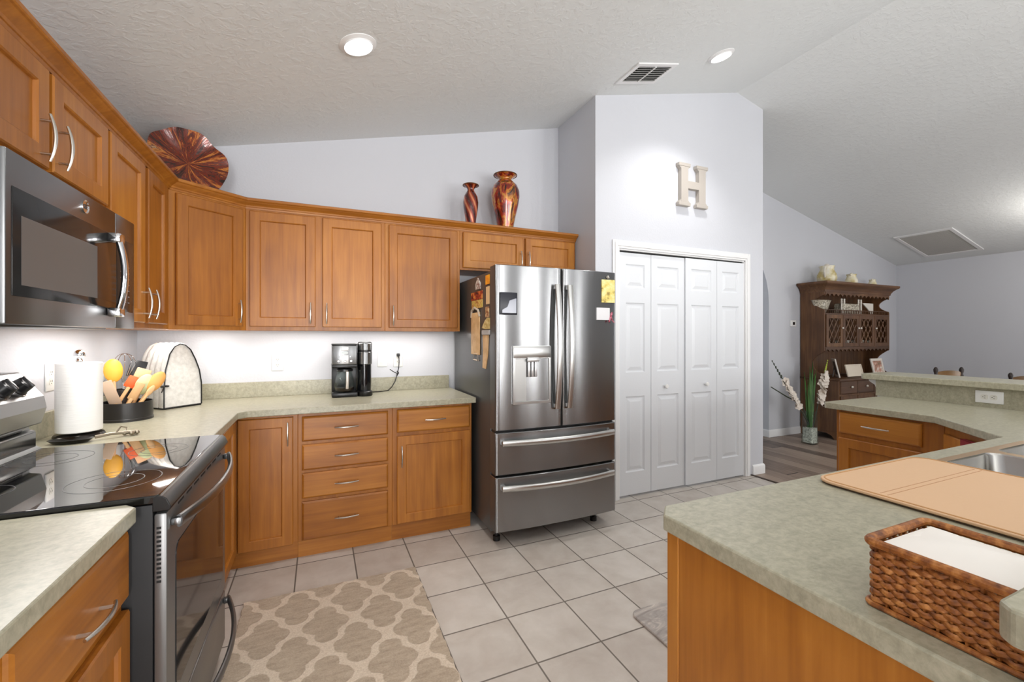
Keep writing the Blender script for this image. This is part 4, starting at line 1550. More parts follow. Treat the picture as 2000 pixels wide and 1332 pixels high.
# appliance cover
ac = thing('appliance_cover', 'white quilted appliance cover with black piping in the corner of the worktop', 'appliance cover', (-0.82, 3.2, CT1))
F0 = Vector((-0.815, 3.075))
F1 = Vector((-0.668, 3.222))
fd = (F1 - F0)
fw = fd.length
fd.normalize()
bn = Vector((-fd.y, fd.x))            # towards the corner
DEP = 0.25


def cov_profile(k=1.0):
    """(s, z) outline of the end face, an arch."""
    pts = [(0.0, 0.0), (0.0, 0.12), (0.008, 0.22), (0.030, 0.31), (0.055, 0.352), (0.085, 0.368), (0.115, 0.362), (0.145, 0.332), (0.172, 0.275), (0.195, 0.21), (fw, 0.13), (fw, 0.0)]
    return pts


prof = cov_profile()
t = MB()
L = []
N = 50
for i in range(N + 1):
    v = i / N
    puff = 0.013 * abs(math.sin(v * PI * 5)) ** 0.7 - 0.004
    ends = 1 - 0.05 * max(0, v - 0.85) / 0.15
    row = []
    for s, z in prof:
        ss = fw / 2 + (s - fw / 2) * (ends + (puff / 0.1 if z > 0.05 else 0))
        zz = z * ends + (puff if z > 0.1 else 0)
        q = F0 + fd * ss + bn * (DEP * v)
        row.append((q.x, q.y, CT1 + 0.008 + zz))
    L.append(row)
t.loops(L)
t.build('quilted_body', cloth_m, ac, smooth=50)
t = MB()
t.tube([(F0.x + fd.x * s - bn.x * 0.002, F0.y + fd.y * s - bn.y * 0.002, CT1 + 0.008 + z) for s, z in prof], 0.0035, 8)
t.build('piping', black_m, ac)
t = MB()
ring = [F0, F1, F1 + bn * DEP, F0 + bn * DEP]
t.prism([(p.x, p.y) for p in ring], CT1 + 0.0005, CT1 + 0.012)
t.build('hem', black_m, ac, smooth=0)
t = MB()
b0 = F0 - bn * 0.006
for s in (-1, 1):
    t.sphere((b0.x + fd.x * s * 0.012, b0.y + fd.y * s * 0.012, CT1 + 0.135), 0.012, (1, 1, 0.55))
t.tube([(b0.x, b0.y, CT1 + 0.135), (b0.x - 0.012, b0.y - 0.008, CT1 + 0.10)], 0.003, 6)
t.build('tie_bow', black_m, ac)

# coffee maker
cm = thing('coffee_maker', 'stainless and black double coffee maker on the north worktop', 'coffee maker', (0.2, 3.19, CT1))
cy0, cy1 = 3.195, 3.40
MB().box(0.074, cy0 + 0.01, CT1, 0.242, cy1, CT1 + 0.034, 0.008).build('base', black_m, cm)
MB().box(0.076, cy0 + 0.095, CT1 + 0.03, 0.240, cy1, 1.13, 0.006).build('reservoir', black_m, cm)
hd = MB().box(0.075, cy0, 1.140, 0.236, cy1, 1.272, 0.008).build('brew_head', steel_h, cm)
MB().box(0.073, cy0 + 0.004, 1.270, 0.238, cy1, 1.284, 0.006).build('lid', black_m, hd)
MB().box(0.074, cy0 + 0.006, 1.118, 0.238, cy1, 1.141, 0.004).build('drip_collar', black_m, hd)
bright_plate = plain('bright_steel_plate', (226, 226, 226), 0.3, 0.3)
MB().box(0.134, cy0 - 0.002, 1.236, 0.180, cy0 + 0.002, 1.262, 0.001).build('badge', bright_plate, hd)
MB().box(0.134, cy0 - 0.0015, 1.148, 0.180, cy0 + 0.002, 1.205, 0.001).build('button_plate', bright_plate, hd)
t = MB()
for x, z, r in ((0.117, 1.165, 0.009), (0.197, 1.165, 0.009), (0.157, 1.165, 0.010), (0.122, 1.195, 0.004), (0.192, 1.195, 0.004)):
    t.lathe([(r, 0), (r, 0.004), (r * 0.8, 0.006), (0, 0.006)], seg=16, M=Matrix.Translation((x, cy0, z)) @ Matrix.Rotation(R(90), 4, 'X'), cap1=False)
t.build('button', chrome_m, hd)
MB().prism(rrect(0.137, 1.213, 0.177, 1.230, 0.006), cy0 - 0.002, cy0 + 0.002, 'xz').build('display', plain('pale_display', (206, 214, 214), 0.2), hd)
ccx, ccy = 0.158, cy0 + 0.058
cf = MB().lathe([(0.058, 0.036), (0.066, 0.055), (0.068, 0.085), (0.060, 0.130), (0.050, 0.165), (0.052, 0.178), (0.048, 0.178), (0.046, 0.165), (0.056, 0.130), (0.064, 0.085), (0.062, 0.057), (0.054, 0.041), (0.0, 0.041)], (ccx, ccy, CT1), 36, cap0=True, cap1=False).build('carafe', glass_m, cm)
MB().lathe([(0.0, 0.042), (0.053, 0.042), (0.061, 0.056), (0.0625, 0.066), (0.0, 0.066)], (ccx, ccy, CT1), 36, cap0=False, cap1=False).build('coffee', plain('brewed_coffee', (36, 18, 10), 0.1), cf)
MB().tube([(ccx + 0.012, ccy - 0.052, CT1 + 0.182), (ccx + 0.014, ccy - 0.082, CT1 + 0.176), (ccx + 0.014, ccy - 0.086, CT1 + 0.12), (ccx + 0.013, ccy - 0.076, CT1 + 0.062)], 0.0085, 10, flat=(1.1, 0.6), up=(1, 0, 0)).build('carafe_handle', plain('carafe_handle_steel', (206, 200, 192), 0.35, 0.6), cf)
MB().lathe([(0.054, 0.178), (0.054, 0.192), (0.04, 0.199), (0.0, 0.199)], (ccx, ccy, CT1), 32, cap1=False).build('carafe_lid', black_m, cf)
sx, sy = 0.292, cy0 + 0.055
ss = MB()
ss.lathe([(0.050, 0.0), (0.053, 0.005), (0.053, 0.030), (0.047, 0.036)], (sx, sy, CT1), 36)
ss.box(sx - 0.048, sy, CT1, sx + 0.048, cy1, CT1 + 0.034, 0.006)
so = ss.build('single_serve_base', black_m, cm)
MB().lathe([(0.044, 0.03), (0.047, 0.10), (0.047, 0.225)], (sx, sy + 0.028, CT1), 36).box(sx - 0.045, sy + 0.03, CT1 + 0.03, sx + 0.045, cy1, 1.25, 0.008).build('single_serve_body', plain('gloss_black', (16, 17, 20), 0.08), cm)
hd2 = MB().lathe([(0.047, 1.138), (0.050, 1.141), (0.050, 1.222), (0.047, 1.225)], (sx, sy, 0), 40).lathe([(0.047, 1.236), (0.050, 1.239), (0.050, 1.284), (0.047, 1.287)], (sx, sy, 0), 40).build('single_serve_head', steel_h, cm)
MB().lathe([(0.0475, 1.2245), (0.0475, 1.2365)], (sx, sy, 0), 36).lathe([(0.046, 1.2865), (0.046, 1.292), (0.035, 1.297), (0.0, 1.297)], (sx, sy, 0), 36, cap1=False).build('black_ring', black_m, hd2)
t = MB()
t.tube([(0.335, 3.37, CT1 + 0.006), (0.42, 3.40, CT1 + 0.005), (0.478, 3.435, CT1 + 0.005), (0.510, 3.452, CT1 + 0.03), (0.535, 3.458, 0.985), (0.552, 3.462, 1.04), (0.562, 3.463, 1.085), (0.566, 3.462, 1.13), (0.564, 3.458, 1.17), (0.560, 3.456, 1.185)], 0.0035, 8)
t.tube([(0.552, 3.462, 1.045), (0.520, 3.458, 1.062), (0.496, 3.455, 1.080)], 0.003, 8)
t.tube([(0.548, 3.459, 1.03), (0.56, 3.459, 1.05), (0.552, 3.464, 1.065)], 0.006, 8)
t.box(0.548, 3.452, 1.178, 0.572, 3.479, 1.202, 0.004)
t.build('power_cord', black_m, cm)

# outlets and switches
def outlet(name, label, origin, rz, kind, w=0.072, h=0.118, horiz=False):
    """Local frame: plate in the xz plane, facing -y."""
    p = thing(name, label, 'switch' if kind == 'switch' else 'outlet', origin, rz)
    if horiz:
        w, h = h, w
    MB().box(-w / 2, -0.006, -h / 2, w / 2, 0.0, h / 2, 0.003).build('plate', white_plastic, p, local=True)
    if kind == 'switch':
        MB().box(-0.0165, -0.0085, -0.033, 0.0165, -0.004, 0.033, 0.002).build('rocker', white_plastic, p, local=True)
    else:
        for s in (-1, 1):
            x, z = (s * 0.0195, 0) if horiz else (0, s * 0.0195)
            f = MB().prism(rrect(x - 0.0155, z - 0.0145, x + 0.0155, z + 0.0145, 0.010), -0.0075, -0.004, 'xz').build('receptacle', ivory, p, local=True)
            t = MB()
            for dx in (-0.006, 0.006):
                a, b = (x, z + dx) if horiz else (x + dx, z + 0.002)
                if horiz:
                    t.box(a - 0.0015, -0.0079, b - 0.0012, a + 0.0055, -0.007, b + 0.0012)
                else:
                    t.box(a - 0.0012, -0.0079, b - 0.0035, a + 0.0012, -0.007, b + 0.0035)
            t.cyl((x - (0.006 if horiz else 0), -0.0079, z - (0 if horiz else 0.008)), (x - (0.006 if horiz else 0), -0.007, z - (0 if horiz else 0.008)), 0.0022, 8)
            t.build('slots', shadow_slot, f, local=True, smooth=0)
    return p


outlet('wall_outlet', 'white duplex outlet on the north wall left of the coffee maker', (-0.274, NORTH_Y - 0.0003, 1.151), 0, 'outlet')
outlet('light_switch', 'white rocker switch on the north wall just right of the coffee maker', (0.443, NORTH_Y - 0.0003, 1.158), 0, 'switch')
outlet('wall_outlet', 'white outlet with the coffee maker cord plugged in', (0.562, NORTH_Y - 0.0003, 1.155), 0, 'outlet')
outlet('wall_outlet', 'white outlet on the west wall partly behind the paper towel roll', (WEST_X + 0.0003, 2.505, 1.160), R(90), 'outlet')
lo = outlet('wall_outlet', 'white outlet holding a plug-in device behind the utensil caddy', (WEST_X + 0.0003, 3.03, 1.135), R(90), 'outlet')
na = thing('plug_in_device', 'white plug-in box with grey lower half on the west wall outlet', 'plug-in device', (WEST_X + 0.009, 3.05, 1.10))
MB().box(WEST_X + 0.0085, 3.005, 1.105, WEST_X + 0.045, 3.095, 1.195, 0.006).build('housing', white_plastic, na)
MB().box(WEST_X + 0.0085, 2.992, 1.03, WEST_X + 0.05, 3.052, 1.105, 0.008).build('lower_cup', plain('grey_plastic', (176, 176, 176), 0.4), na)
outlet('wall_outlet', 'white horizontal outlet on the splash below the raised bar', (3.6202, 1.210, 0.975), R(-90), 'outlet', 0.072, 0.120, True)

# ------------------------------------------------------------------ decor above the cabinets
pl = thing('decorative_plate', 'large fluted copper red glass plate leaning above the corner cabinet', 'plate', (-0.72, 3.12, UT))
t = MB()
seg = 72
rings = [0.0, 0.03, 0.06, 0.10, 0.13, 0.155, 0.175, 0.19, 0.198]
L = []
for r in rings[1:]:
    row = []
    for i in range(seg):
        a = 2 * PI * i / seg
        k = (r / 0.198) ** 2
        rr = r * (1 + 0.035 * k * math.sin(5 * a + 0.5))
        dep = -0.050 * (r / 0.198) ** 2 + 0.009 * k * math.cos(8 * a)
        row.append((rr * math.cos(a), dep, rr * math.sin(a)))
    L.append(row)
back = [[(x, y + 0.006, z) for x, y, z in row] for row in L]
t.loops(L[::-1] , False, True)
t.loops([L[-1]] + back[::-1], False, True)
o = t.build('dish', plate_m, pl, local=True, loc=(0.0, 0.03, 0.196), rot=(R(-14), 0, R(28)), smooth=60)


def vase(name, label, x, y, z, prof, mat):
    v = thing(name, label, 'vase', (x, y, z))
    inner = [(max(r - 0.004, 0.001), zz) for r, zz in prof[::-1] if zz > 0.05]
    MB().lathe(prof + inner, (x, y, z), 40, cap0=True, cap1=True).build('body', mat, v, smooth=60)
    rt, zt = prof[-1]
    MB().tube([(x + rt * math.cos(2 * PI * i / 40), y + rt * math.sin(2 * PI * i / 40), z + zt) for i in range(40)], 0.004, 8, closed=True).build('rim', bronze_m, v)
    return v


vase('vase', 'smaller red spiral-striped vase above the refrigerator cabinet', 1.084, 3.255, UT, [(0.034, 0), (0.036, 0.03), (0.044, 0.09), (0.056, 0.17), (0.060, 0.215), (0.054, 0.262), (0.036, 0.295), (0.026, 0.312), (0.028, 0.326), (0.048, 0.345), (0.060, 0.352)], spiral_m)
vase('vase', 'taller broad red and gold mottled vase above the refrigerator cabinet', 1.383, 3.265, UT, [(0.062, 0), (0.066, 0.05), (0.084, 0.14), (0.106, 0.23), (0.117, 0.30), (0.116, 0.345), (0.098, 0.392), (0.066, 0.424), (0.050, 0.437), (0.052, 0.450), (0.076, 0.468), (0.094, 0.478)], vase_m)

# letter H
hl = MB()
hx0, hx1, hz0, hz1 = 2.845, 3.182, 2.475, 2.848
sw = 0.080
sf = 0.030
def H_poly():
    xl0, xl1 = hx0 + 0.025, hx0 + 0.025 + sw
    xr0, xr1 = hx1 - 0.025 - sw, hx1 - 0.025
    zm0, zm1 = (hz0 + hz1) / 2 - 0.03, (hz0 + hz1) / 2 + 0.035
    hl.box(xl0, PANTRY_Y - 0.040, hz0 + sf, xl1, PANTRY_Y - 0.001, hz1 - sf)
    hl.box(xr0, PANTRY_Y - 0.040, hz0 + sf, xr1, PANTRY_Y - 0.001, hz1 - sf)
    hl.box(xl1, PANTRY_Y - 0.040, zm0, xr0, PANTRY_Y - 0.001, zm1)
    for a, b in ((xl0, xl1), (xr0, xr1)):
        hl.box(a - 0.027, PANTRY_Y - 0.043, hz0, b + 0.027, PANTRY_Y - 0.001, hz0 + sf, 0.004)
        hl.box(a - 0.027, PANTRY_Y - 0.043, hz1 - sf, b + 0.027, PANTRY_Y - 0.001, hz1, 0.004)
        for zz, dz in ((hz0 + sf, 0.022), (hz1 - sf, -0.022)):
            hl.prism([(a - 0.020, zz), (a, zz), (a, zz + dz)], PANTRY_Y - 0.038, PANTRY_Y - 0.001, 'xz')
            hl.prism([(b, zz), (b + 0.020, zz), (b, zz + dz)], PANTRY_Y - 0.038, PANTRY_Y - 0.001, 'xz')
H_poly()
o = hl.build('letter_h', grey_letter, loc=(3.01, PANTRY_Y - 0.02, 2.475), smooth=0)
tag(o, 'greige block letter H with serifs on the wall above the pantry doors', 'wall letter')

# ------------------------------------------------------------------ ceiling fittings
TL = math.atan(SLOPE)


def can_light(label, x, y, r=0.092):
    z = ceil_z(x)
    c = thing('recessed_light', label, 'ceiling light', (x, y, z))
    c.rotation_euler = (0, -TL if x < RIDGE_X else TL, 0)
    MB().lathe([(r * 0.76, -0.016), (r * 0.80, -0.010), (r, -0.003), (r, 0.0), (r * 0.72, 0.0), (r * 0.72, -0.010), (r * 0.76, -0.016)], (0, 0, 0), 40, cap0=False, cap1=False).build('trim_ring', white_m, c, local=True)
    MB().lathe([(r * 0.74, -0.012), (r * 0.70, -0.0135), (0.0, -0.022)], (0, 0, 0), 40, cap0=False, cap1=False).build('lamp', lamp_m, c, local=True)
    d = bpy.data.lights.new('recessed_spot', 'SPOT')
    d.energy = CAN_W
    d.color = (1.0, 0.98, 0.955)
    d.spot_size = R(118)
    d.spot_blend = 0.7
    d.shadow_soft_size = 0.06
    l = bpy.data.objects.new('recessed_spot', d)
    COL.objects.link(l)
    l.location = (x, y, z - 0.06)
    return c


CAN_W = 62
can_light('lit recessed ceiling light over the stove side of the kitchen', 0.176, 2.330)
can_light('lit recessed ceiling light near the ridge, above the pantry', 2.735, 2.335)
for x, y in ((0.176, 0.2), (2.735, 0.2), (2.735, -2.0), (0.176, -2.0)):
    d = bpy.data.lights.new('recessed_spot', 'SPOT')
    d.energy = CAN_W * (0.35 if (x < 1 and y > 0) else 1.0)
    d.color = (1.0, 0.98, 0.955)
    d.spot_size = R(118)
    d.spot_blend = 0.7
    d.shadow_soft_size = 0.06
    l = bpy.data.objects.new('recessed_spot', d)
    COL.objects.link(l)
    l.location = (x, y, ceil_z(x) - 0.06)

vx, vy = 2.240, 2.575
cv = thing('ceiling_vent', 'white louvred air vent in the ceiling next to the recessed light', 'ceiling vent', (vx, vy, ceil_z(vx)))
cv.rotation_euler = (0, -TL, 0)
MB().prism([(-0.19, -0.135), (0.19, -0.135), (0.19, 0.135), (-0.19, 0.135)], -0.010, -0.0005, 'xy', [[(-0.155, -0.10), (0.155, -0.10), (0.155, 0.10), (-0.155, 0.10)]]).build('frame', white_m, cv, local=True, smooth=0)
MB().box(-0.156, -0.101, -0.003, 0.156, 0.101, -0.0006).build('duct', shadow_slot, cv, local=True, smooth=0)
for i in range(8):
    y = -0.088 + i * 0.025
    MB().box(-0.155, -0.009, -0.0010, 0.155, 0.009, 0.0010, M=Matrix.Translation((0, y, -0.009)) @ Matrix.Rotation(R(38), 4, 'X')).build('slat', plain('vent_grey', (176, 176, 174), 0.5) if i == 0 else bpy.data.materials['vent_grey'], cv, local=True, smooth=0)
MB().box(-0.006, -0.10, -0.014, 0.006, 0.10, -0.008).build('centre_bar', white_m, cv, local=True, smooth=0)
gx, gy = 7.81, 3.115
rgx = thing('return_grille', 'large white return air grille in the dining room ceiling', 'air grille', (gx, gy, ceil_z(gx)))
rgx.rotation_euler = (0, TL, 0)
MB().prism([(-0.44, -0.31), (0.44, -0.31), (0.44, 0.31), (-0.44, 0.31)], -0.014, -0.0005, 'xy', [[(-0.40, -0.27), (0.40, -0.27), (0.40, 0.27), (-0.40, 0.27)]]).build('frame', white_m, rgx, local=True, smooth=0)
gm = NT('fine_louvre_panel')
gx_, gy_, gz_ = gm.xyz()
gw = gm.math('SINE', gm.math('MULTIPLY', gy_, 420.0))
gm.bump(gw, 0.5, 0.004)
MB().box(-0.40, -0.27, -0.008, 0.40, 0.27, -0.001).build('louvre_panel', gm.set(lin(190, 188, 182), 0.6), rgx, local=True, smooth=0)

# ------------------------------------------------------------------ dining room
th = thing('thermostat', 'small white square thermostat on the dining room wall left of the hutch', 'thermostat', (5.907, FAR_Y, 1.513))
MB().prism(rrect(5.852, 1.470, 5.962, 1.556, 0.012), FAR_Y - 0.022, FAR_Y - 0.0005, 'xz').build('housing', white_plastic, th, bevel=0.003)
MB().prism(rrect(5.890, 1.492, 5.930, 1.530, 0.005), FAR_Y - 0.0235, FAR_Y - 0.021, 'xz').build('screen', black_gloss, th)

HX0, HX1 = 6.065, 7.585
HY = 3.565          # front of the upper part
HB = FAR_Y - 0.012
LY = 3.385          # front of the lower part
hu = thing('hutch', 'dark pine hutch with lattice doors against the dining room wall', 'hutch', (HX0, HB, 0))
# scrolled side panels


def side_profile():
    pts = [(HB, 0.785), (HB, 2.03), (HY + 0.005, 2.03), (HY + 0.005, 1.90)]
    # scroll cut beside the open shelf
    for k in range(9):
        a = PI * k / 8
        pts.append((HY + 0.01 + 0.12 * math.sin(a) ** 0.8, 1.885 - 0.195 * k / 8))
    pts += [(HY + 0.005, 1.675), (HY + 0.005, 1.14)]
    for k in range(1, 9):
        a = PI / 2 * k / 8
        pts.append((HY + 0.005 + 0.15 * math.sin(a), 1.14 - 0.16 * k / 8))
    for k in range(1, 9):
        a = PI / 2 * k / 8
        pts.append((HY + 0.155 - 0.28 * (1 - math.cos(a)), 0.98 - 0.195 * math.sin(a)))
    return pts


for x in (HX0, HX1 - 0.02):
    MB().prism(side_profile(), x, x + 0.02, 'yz').build('side_panel', dark_v, hu, smooth=0)
t = MB()
for k in range(5):
    w_ = (HX1 - HX0 - 0.04) / 5
    t.box(HX0 + 0.02 + k * w_, HB - 0.012, 0.79, HX0 + 0.02 + (k + 1) * w_ - 0.004, HB, 2.03)
t.build('back_panel', dark_v, hu, smooth=0)
t = MB()
t.sweep([(HX0, HB), (HX0, HY), (HX1, HY), (HX1, HB)][::-1], [(0, 1.93), (0.004, 1.93), (0.008, 1.955), (0.028, 1.99), (0.05, 2.015), (0.055, 2.02), (0.07, 2.03), (0.085, 2.05), (0.085, 2.072), (0.0, 2.072)][::-1]) if False else None
cor = [(0, 1.925), (0.006, 1.925), (0.010, 1.95), (0.03, 1.985), (0.055, 2.01), (0.075, 2.022), (0.085, 2.035), (0.085, 2.058), (0.0, 2.058)]
pth = [(HX0, HB), (HX0, HY), (HX1, HY), (HX1, HB)]
# sweep expects 'out' on the right of travel: going front-left to front-right the room is on the right
t.sweep([(HX0, HB), (HX0, HY), (HX1, HY), (HX1, HB)], [(-o_, z_) for o_, z_ in cor]) if False else t.sweep([(HX0, HB), (HX0, HY), (HX1, HY), (HX1, HB)], cor)
t.box(HX0, HY, 2.03, HX1, HB, 2.058)
t.build('cornice', dark_h, hu, smooth=20)


def scallop(xa, xb, ztop, zlow, n, y0, y1, up=True):
    pts = [(xa, ztop), (xb, ztop)]
    w_ = (xb - xa) / n
    for k in range(n):
        for i in range(7):
            a = i / 6
            x = xb - (k + a) * w_
            pts.append((x, zlow + (ztop - zlow) * 0.55 * math.sin(PI * a)))
    m = MB()
    m.prism(pts, y0, y1, 'xz')
    return m


scallop(HX0 + 0.02, HX1 - 0.02, 1.93, 1.868, 16, HY, HY + 0.018).build('scalloped_frieze', dark_h, hu, smooth=0)
scallop(HX0 + 0.02, HX1 - 0.02, 1.185, 1.130, 16, HY, HY + 0.018).build('scalloped_apron', dark_h, hu, smooth=0)
MB().box(HX0 + 0.02, HY + 0.002, 1.625, HX1 - 0.02, HB - 0.012, 1.645).box(HX0 + 0.02, HY + 0.002, 1.175, HX1 - 0.02, HB - 0.012, 1.195).build('shelf', dark_h, hu, smooth=0)
t = MB()
t.box(HX0 + 0.02, HY + 0.012, 1.686, HX1 - 0.02, HY + 0.022, 1.695)
for k in range(38):
    x = HX0 + 0.035 + k * (HX1 - HX0 - 0.07) / 37
    t.box(x, HY + 0.013, 1.644, x + 0.006, HY + 0.021, 1.688)
t.build('gallery_rail', dark_h, hu, smooth=0)
dwid = (HX1 - HX0 - 0.06) / 4
for k in range(4):
    xa = HX0 + 0.03 + k * dwid + 0.004
    xb = HX0 + 0.03 + (k + 1) * dwid - 0.004
    t = MB()
    t.prism([(xa, 1.197), (xb, 1.197), (xb, 1.623), (xa, 1.623)], HY - 0.004, HY + 0.014, 'xz', [[(xa + 0.05, 1.245), (xb - 0.05, 1.245), (xb - 0.05, 1.575), (xa + 0.05, 1.575)]])
    dd = t.build('door', dark_v, hu, smooth=0)
    t = MB()
    W_, H_ = xb - xa - 0.10, 0.33
    for sgn in (1, -1):
        for q in range(-4, 6):
            # diagonal laths clipped to the opening
            stp = W_ / 2.6
            x_a = xa + 0.05 + q * stp
            pts = []
            sl = 1.55
            for i in range(41):
                z = 1.245 + H_ * i / 40
                x = x_a + (z - 1.245) / sl if sgn > 0 else (xa + xb) - (x_a + (z - 1.245) / sl)
                if xa + 0.046 <= x <= xb - 0.046:
                    pts.append((x, HY + (0.004 if sgn > 0 else 0.009), z))
            if len(pts) > 2:
                t.tube([pts[0], pts[-1]], 0.0088, 4, flat=(1.0, 0.45))
    t.build('lattice', dark_v, dd, smooth=0)
    kx = xb - 0.022 if k in (0, 1) else xa + 0.022
    if k == 2:
        kx = xa + 0.022
    MB().sphere((kx, HY - 0.016, 1.447), 0.013).build('knob', china_m, dd)
    if k < 3:
        MB().box(HX0 + 0.03 + (k + 1) * dwid - 0.004, HY, 1.195, HX0 + 0.03 + (k + 1) * dwid + 0.004, HY + 0.016, 1.625).build('divider', dark_v, hu, smooth=0)
# lower part
t = MB()
t.box(HX0, LY + 0.012, 0.10, HX1, HB, 0.762, 0.003)
arch_side = [(LY + 0.012, 0.0), (LY + 0.06, 0.0), (LY + 0.10, 0.05), (LY + 0.16, 0.075), (HB - 0.16, 0.075), (HB - 0.10, 0.05), (HB - 0.06, 0.0), (HB, 0.0), (HB, 0.10), (LY + 0.012, 0.10)]
for x in (HX0, HX1 - 0.02):
    t.prism(arch_side, x, x + 0.02, 'yz')
t.prism([(HX0, 0.0), (HX0 + 0.08, 0.0), (HX0 + 0.14, 0.06), (HX0 + 0.3, 0.08), (HX1 - 0.3, 0.08), (HX1 - 0.14, 0.06), (HX1 - 0.08, 0.0), (HX1, 0.0), (HX1, 0.10), (HX0, 0.10)], LY + 0.012, LY + 0.03, 'xz')
t.build('lower_case', dark_v, hu, smooth=0)
MB().box(HX0 - 0.012, LY - 0.012, 0.762, HX1 + 0.012, HB, 0.785, 0.006).build('deck', dark_h, hu)
for k in range(4):
    xa = HX0 + 0.02 + k * (HX1 - HX0 - 0.04) / 4 + 0.008
    xb = HX0 + 0.02 + (k + 1) * (HX1 - HX0 - 0.04) / 4 - 0.008
    dd = slab(xb - xa, 0.165, 0.016).build('drawer', dark_h, hu, local=True, loc=(xa - HX0, LY + 0.0115 - HB, 0.588), smooth=0)
    MB().sphere(((xb - xa) / 2 + (0.04 if k == 0 else 0), -0.028, 0.09), 0.014).build('knob', china_m, dd, local=True)
    dd = shaker(xb - xa, 0.44, 0.016, 0.05).build('door', dark_v, hu, local=True, loc=(xa - HX0, LY + 0.0115 - HB, 0.125), smooth=0)
    MB().sphere(((xb - xa) - 0.03, -0.028, 0.36), 0.013).build('knob', china_m, dd, local=True)


# pitchers on top of the hutch
def pitcher(label, x, y, z, s, rz):
    p = thing('pitcher', label, 'pitcher', (x, y, z), rz)
    prof = [(0.075, 0), (0.105, 0.02), (0.118, 0.07), (0.110, 0.12), (0.088, 0.165), (0.080, 0.20), (0.092, 0.235), (0.086, 0.235), (0.074, 0.20), (0.0, 0.19)]
    b = MB().lathe([(r * s, zz * s) for r, zz in prof], (0, 0, 0), 28, cap1=False)
    b.sphere((0.092 * s, 0, 0.225 * s), 0.03 * s, (1.3, 0.7, 0.6))
    b.build('body', cream_pot, p, local=True, smooth=60)
    MB().tube([(-0.085 * s, 0, 0.215 * s), (-0.135 * s, 0, 0.20 * s), (-0.150 * s, 0, 0.14 * s), (-0.115 * s, 0, 0.075 * s)], 0.011 * s, 8).build('handle', china_m, p, local=True)
    t = MB()
    for k in range(6):
        a = k / 6 * 2 * PI
        t.sphere((0.045 * s * math.cos(a), 0.045 * s * math.sin(a), 0.225 * s), 0.034 * s, (1, 1, 0.6))
    t.sphere((0, 0, 0.238 * s), 0.035 * s)
    t.build('lid', china_m, p, local=True)
    return p


pitcher('largest cream pitcher on top of the hutch, at its left end', 6.345, 3.70, 2.0585, 1.0, R(20))
pitcher('middle-sized cream pitcher on top of the hutch', 6.905, 3.70, 2.0585, 0.66, R(200))
pitcher('smallest cream pitcher on top of the hutch, at its right end', 7.42, 3.70, 2.0585, 0.46, R(200))
# runner cloth
o = MB().box(HX0 - 0.04, HY - 0.03, 2.0582, HX1 - 0.1, HB - 0.05, 2.0584).build('runner', plain('cream_linen', (222, 206, 176), 0.9), loc=(6.8, 3.7, 2.058), smooth=0)
bpy.data.objects.remove(o)
# shelf items
bw = thing('fluted_bowl', 'patterned china bowl with flared lip on the left of the hutch shelf', 'bowl', (6.21, 3.685, 1.6455))
t = MB()
L = []
for r, z in ((0.05, 0.0), (0.07, 0.01), (0.105, 0.06), (0.13, 0.12), (0.15, 0.165), (0.16, 0.175), (0.142, 0.168), (0.12, 0.12), (0.09, 0.06), (0.05, 0.02)):
    L.append([(6.20 + r * math.cos(2 * PI * i / 40) * (1 + 0.18 * (z > 0.1) * max(0, math.cos(2 * PI * i / 40 - PI)) ** 3), 3.685 + 0.55 * r * math.sin(2 * PI * i / 40), 1.6456 + z) for i in range(40)])
t.loops(L)
t.build('body', floral_china, bw, smooth=60)
ck = thing('china_rack', 'patterned china casserole between candle posts at the middle of the hutch shelf', 'china', (6.75, 3.66, 1.6455))
MB().box(6.56, 3.61, 1.648, 6.94, 3.74, 1.79, 0.02).build('dish', floral_china, ck)
for x in (6.53, 6.59, 6.92, 6.98):
    MB().lathe([(0.018, 0), (0.012, 0.01), (0.010, 0.15), (0.014, 0.16), (0.010, 0.17), (0.012, 0.205), (0.0, 0.21)], (x, 3.62, 1.6456), 14, cap1=False).build('post', china_m, ck)
o = MB().prism([(7.10, 1.81), (7.36, 1.81), (7.36, 1.66), (7.30, 1.655), (7.24, 1.72)], 3.66, 3.672, 'xz').build('napkin_fan', china_m, loc=(7.3, 3.67, 1.65), smooth=0)
o.rotation_euler = (R(0), 0, 0)
tag(o, 'folded white napkin fan on the right of the hutch shelf', 'napkin')
# china behind the lattice
for k, (x, w_) in enumerate(((6.20, 0.055), (6.30, 0.06), (6.60, 0.05), (6.76, 0.05), (6.98, 0.05), (7.10, 0.05), (7.36, 0.045))):
    cpx = thing('teacup', ['white teacup nearest the hutch left side, behind the first lattice door', 'white teacup second from the left, behind the first lattice door', 'white teacup at the left behind the second lattice door', 'white teacup at the right behind the second lattice door', 'white teacup at the left behind the third lattice door', 'white teacup at the right behind the third lattice door', 'white teacup alone behind the fourth lattice door'][k], 'cup', (x, 3.70, 1.1955), 0, 'teacups in the hutch')
    MB().lathe([(w_ * 0.5, 0), (w_ * 0.6, 0.006), (w_ * 0.95, 0.05), (w_ * 1.05, 0.085), (w_ * 0.98, 0.085), (w_ * 0.85, 0.05), (w_ * 0.4, 0.012), (0, 0.01)], (x, 3.70, 1.1956), 24, cap1=False).build('body', china_m, cpx, smooth=60)
    MB().tube([(x - w_ * 0.95, 3.70, 1.265), (x - w_ * 1.45, 3.70, 1.26), (x - w_ * 1.4, 3.70, 1.225), (x - w_ * 0.8, 3.70, 1.22)], 0.005, 8).build('handle', china_m, cpx)


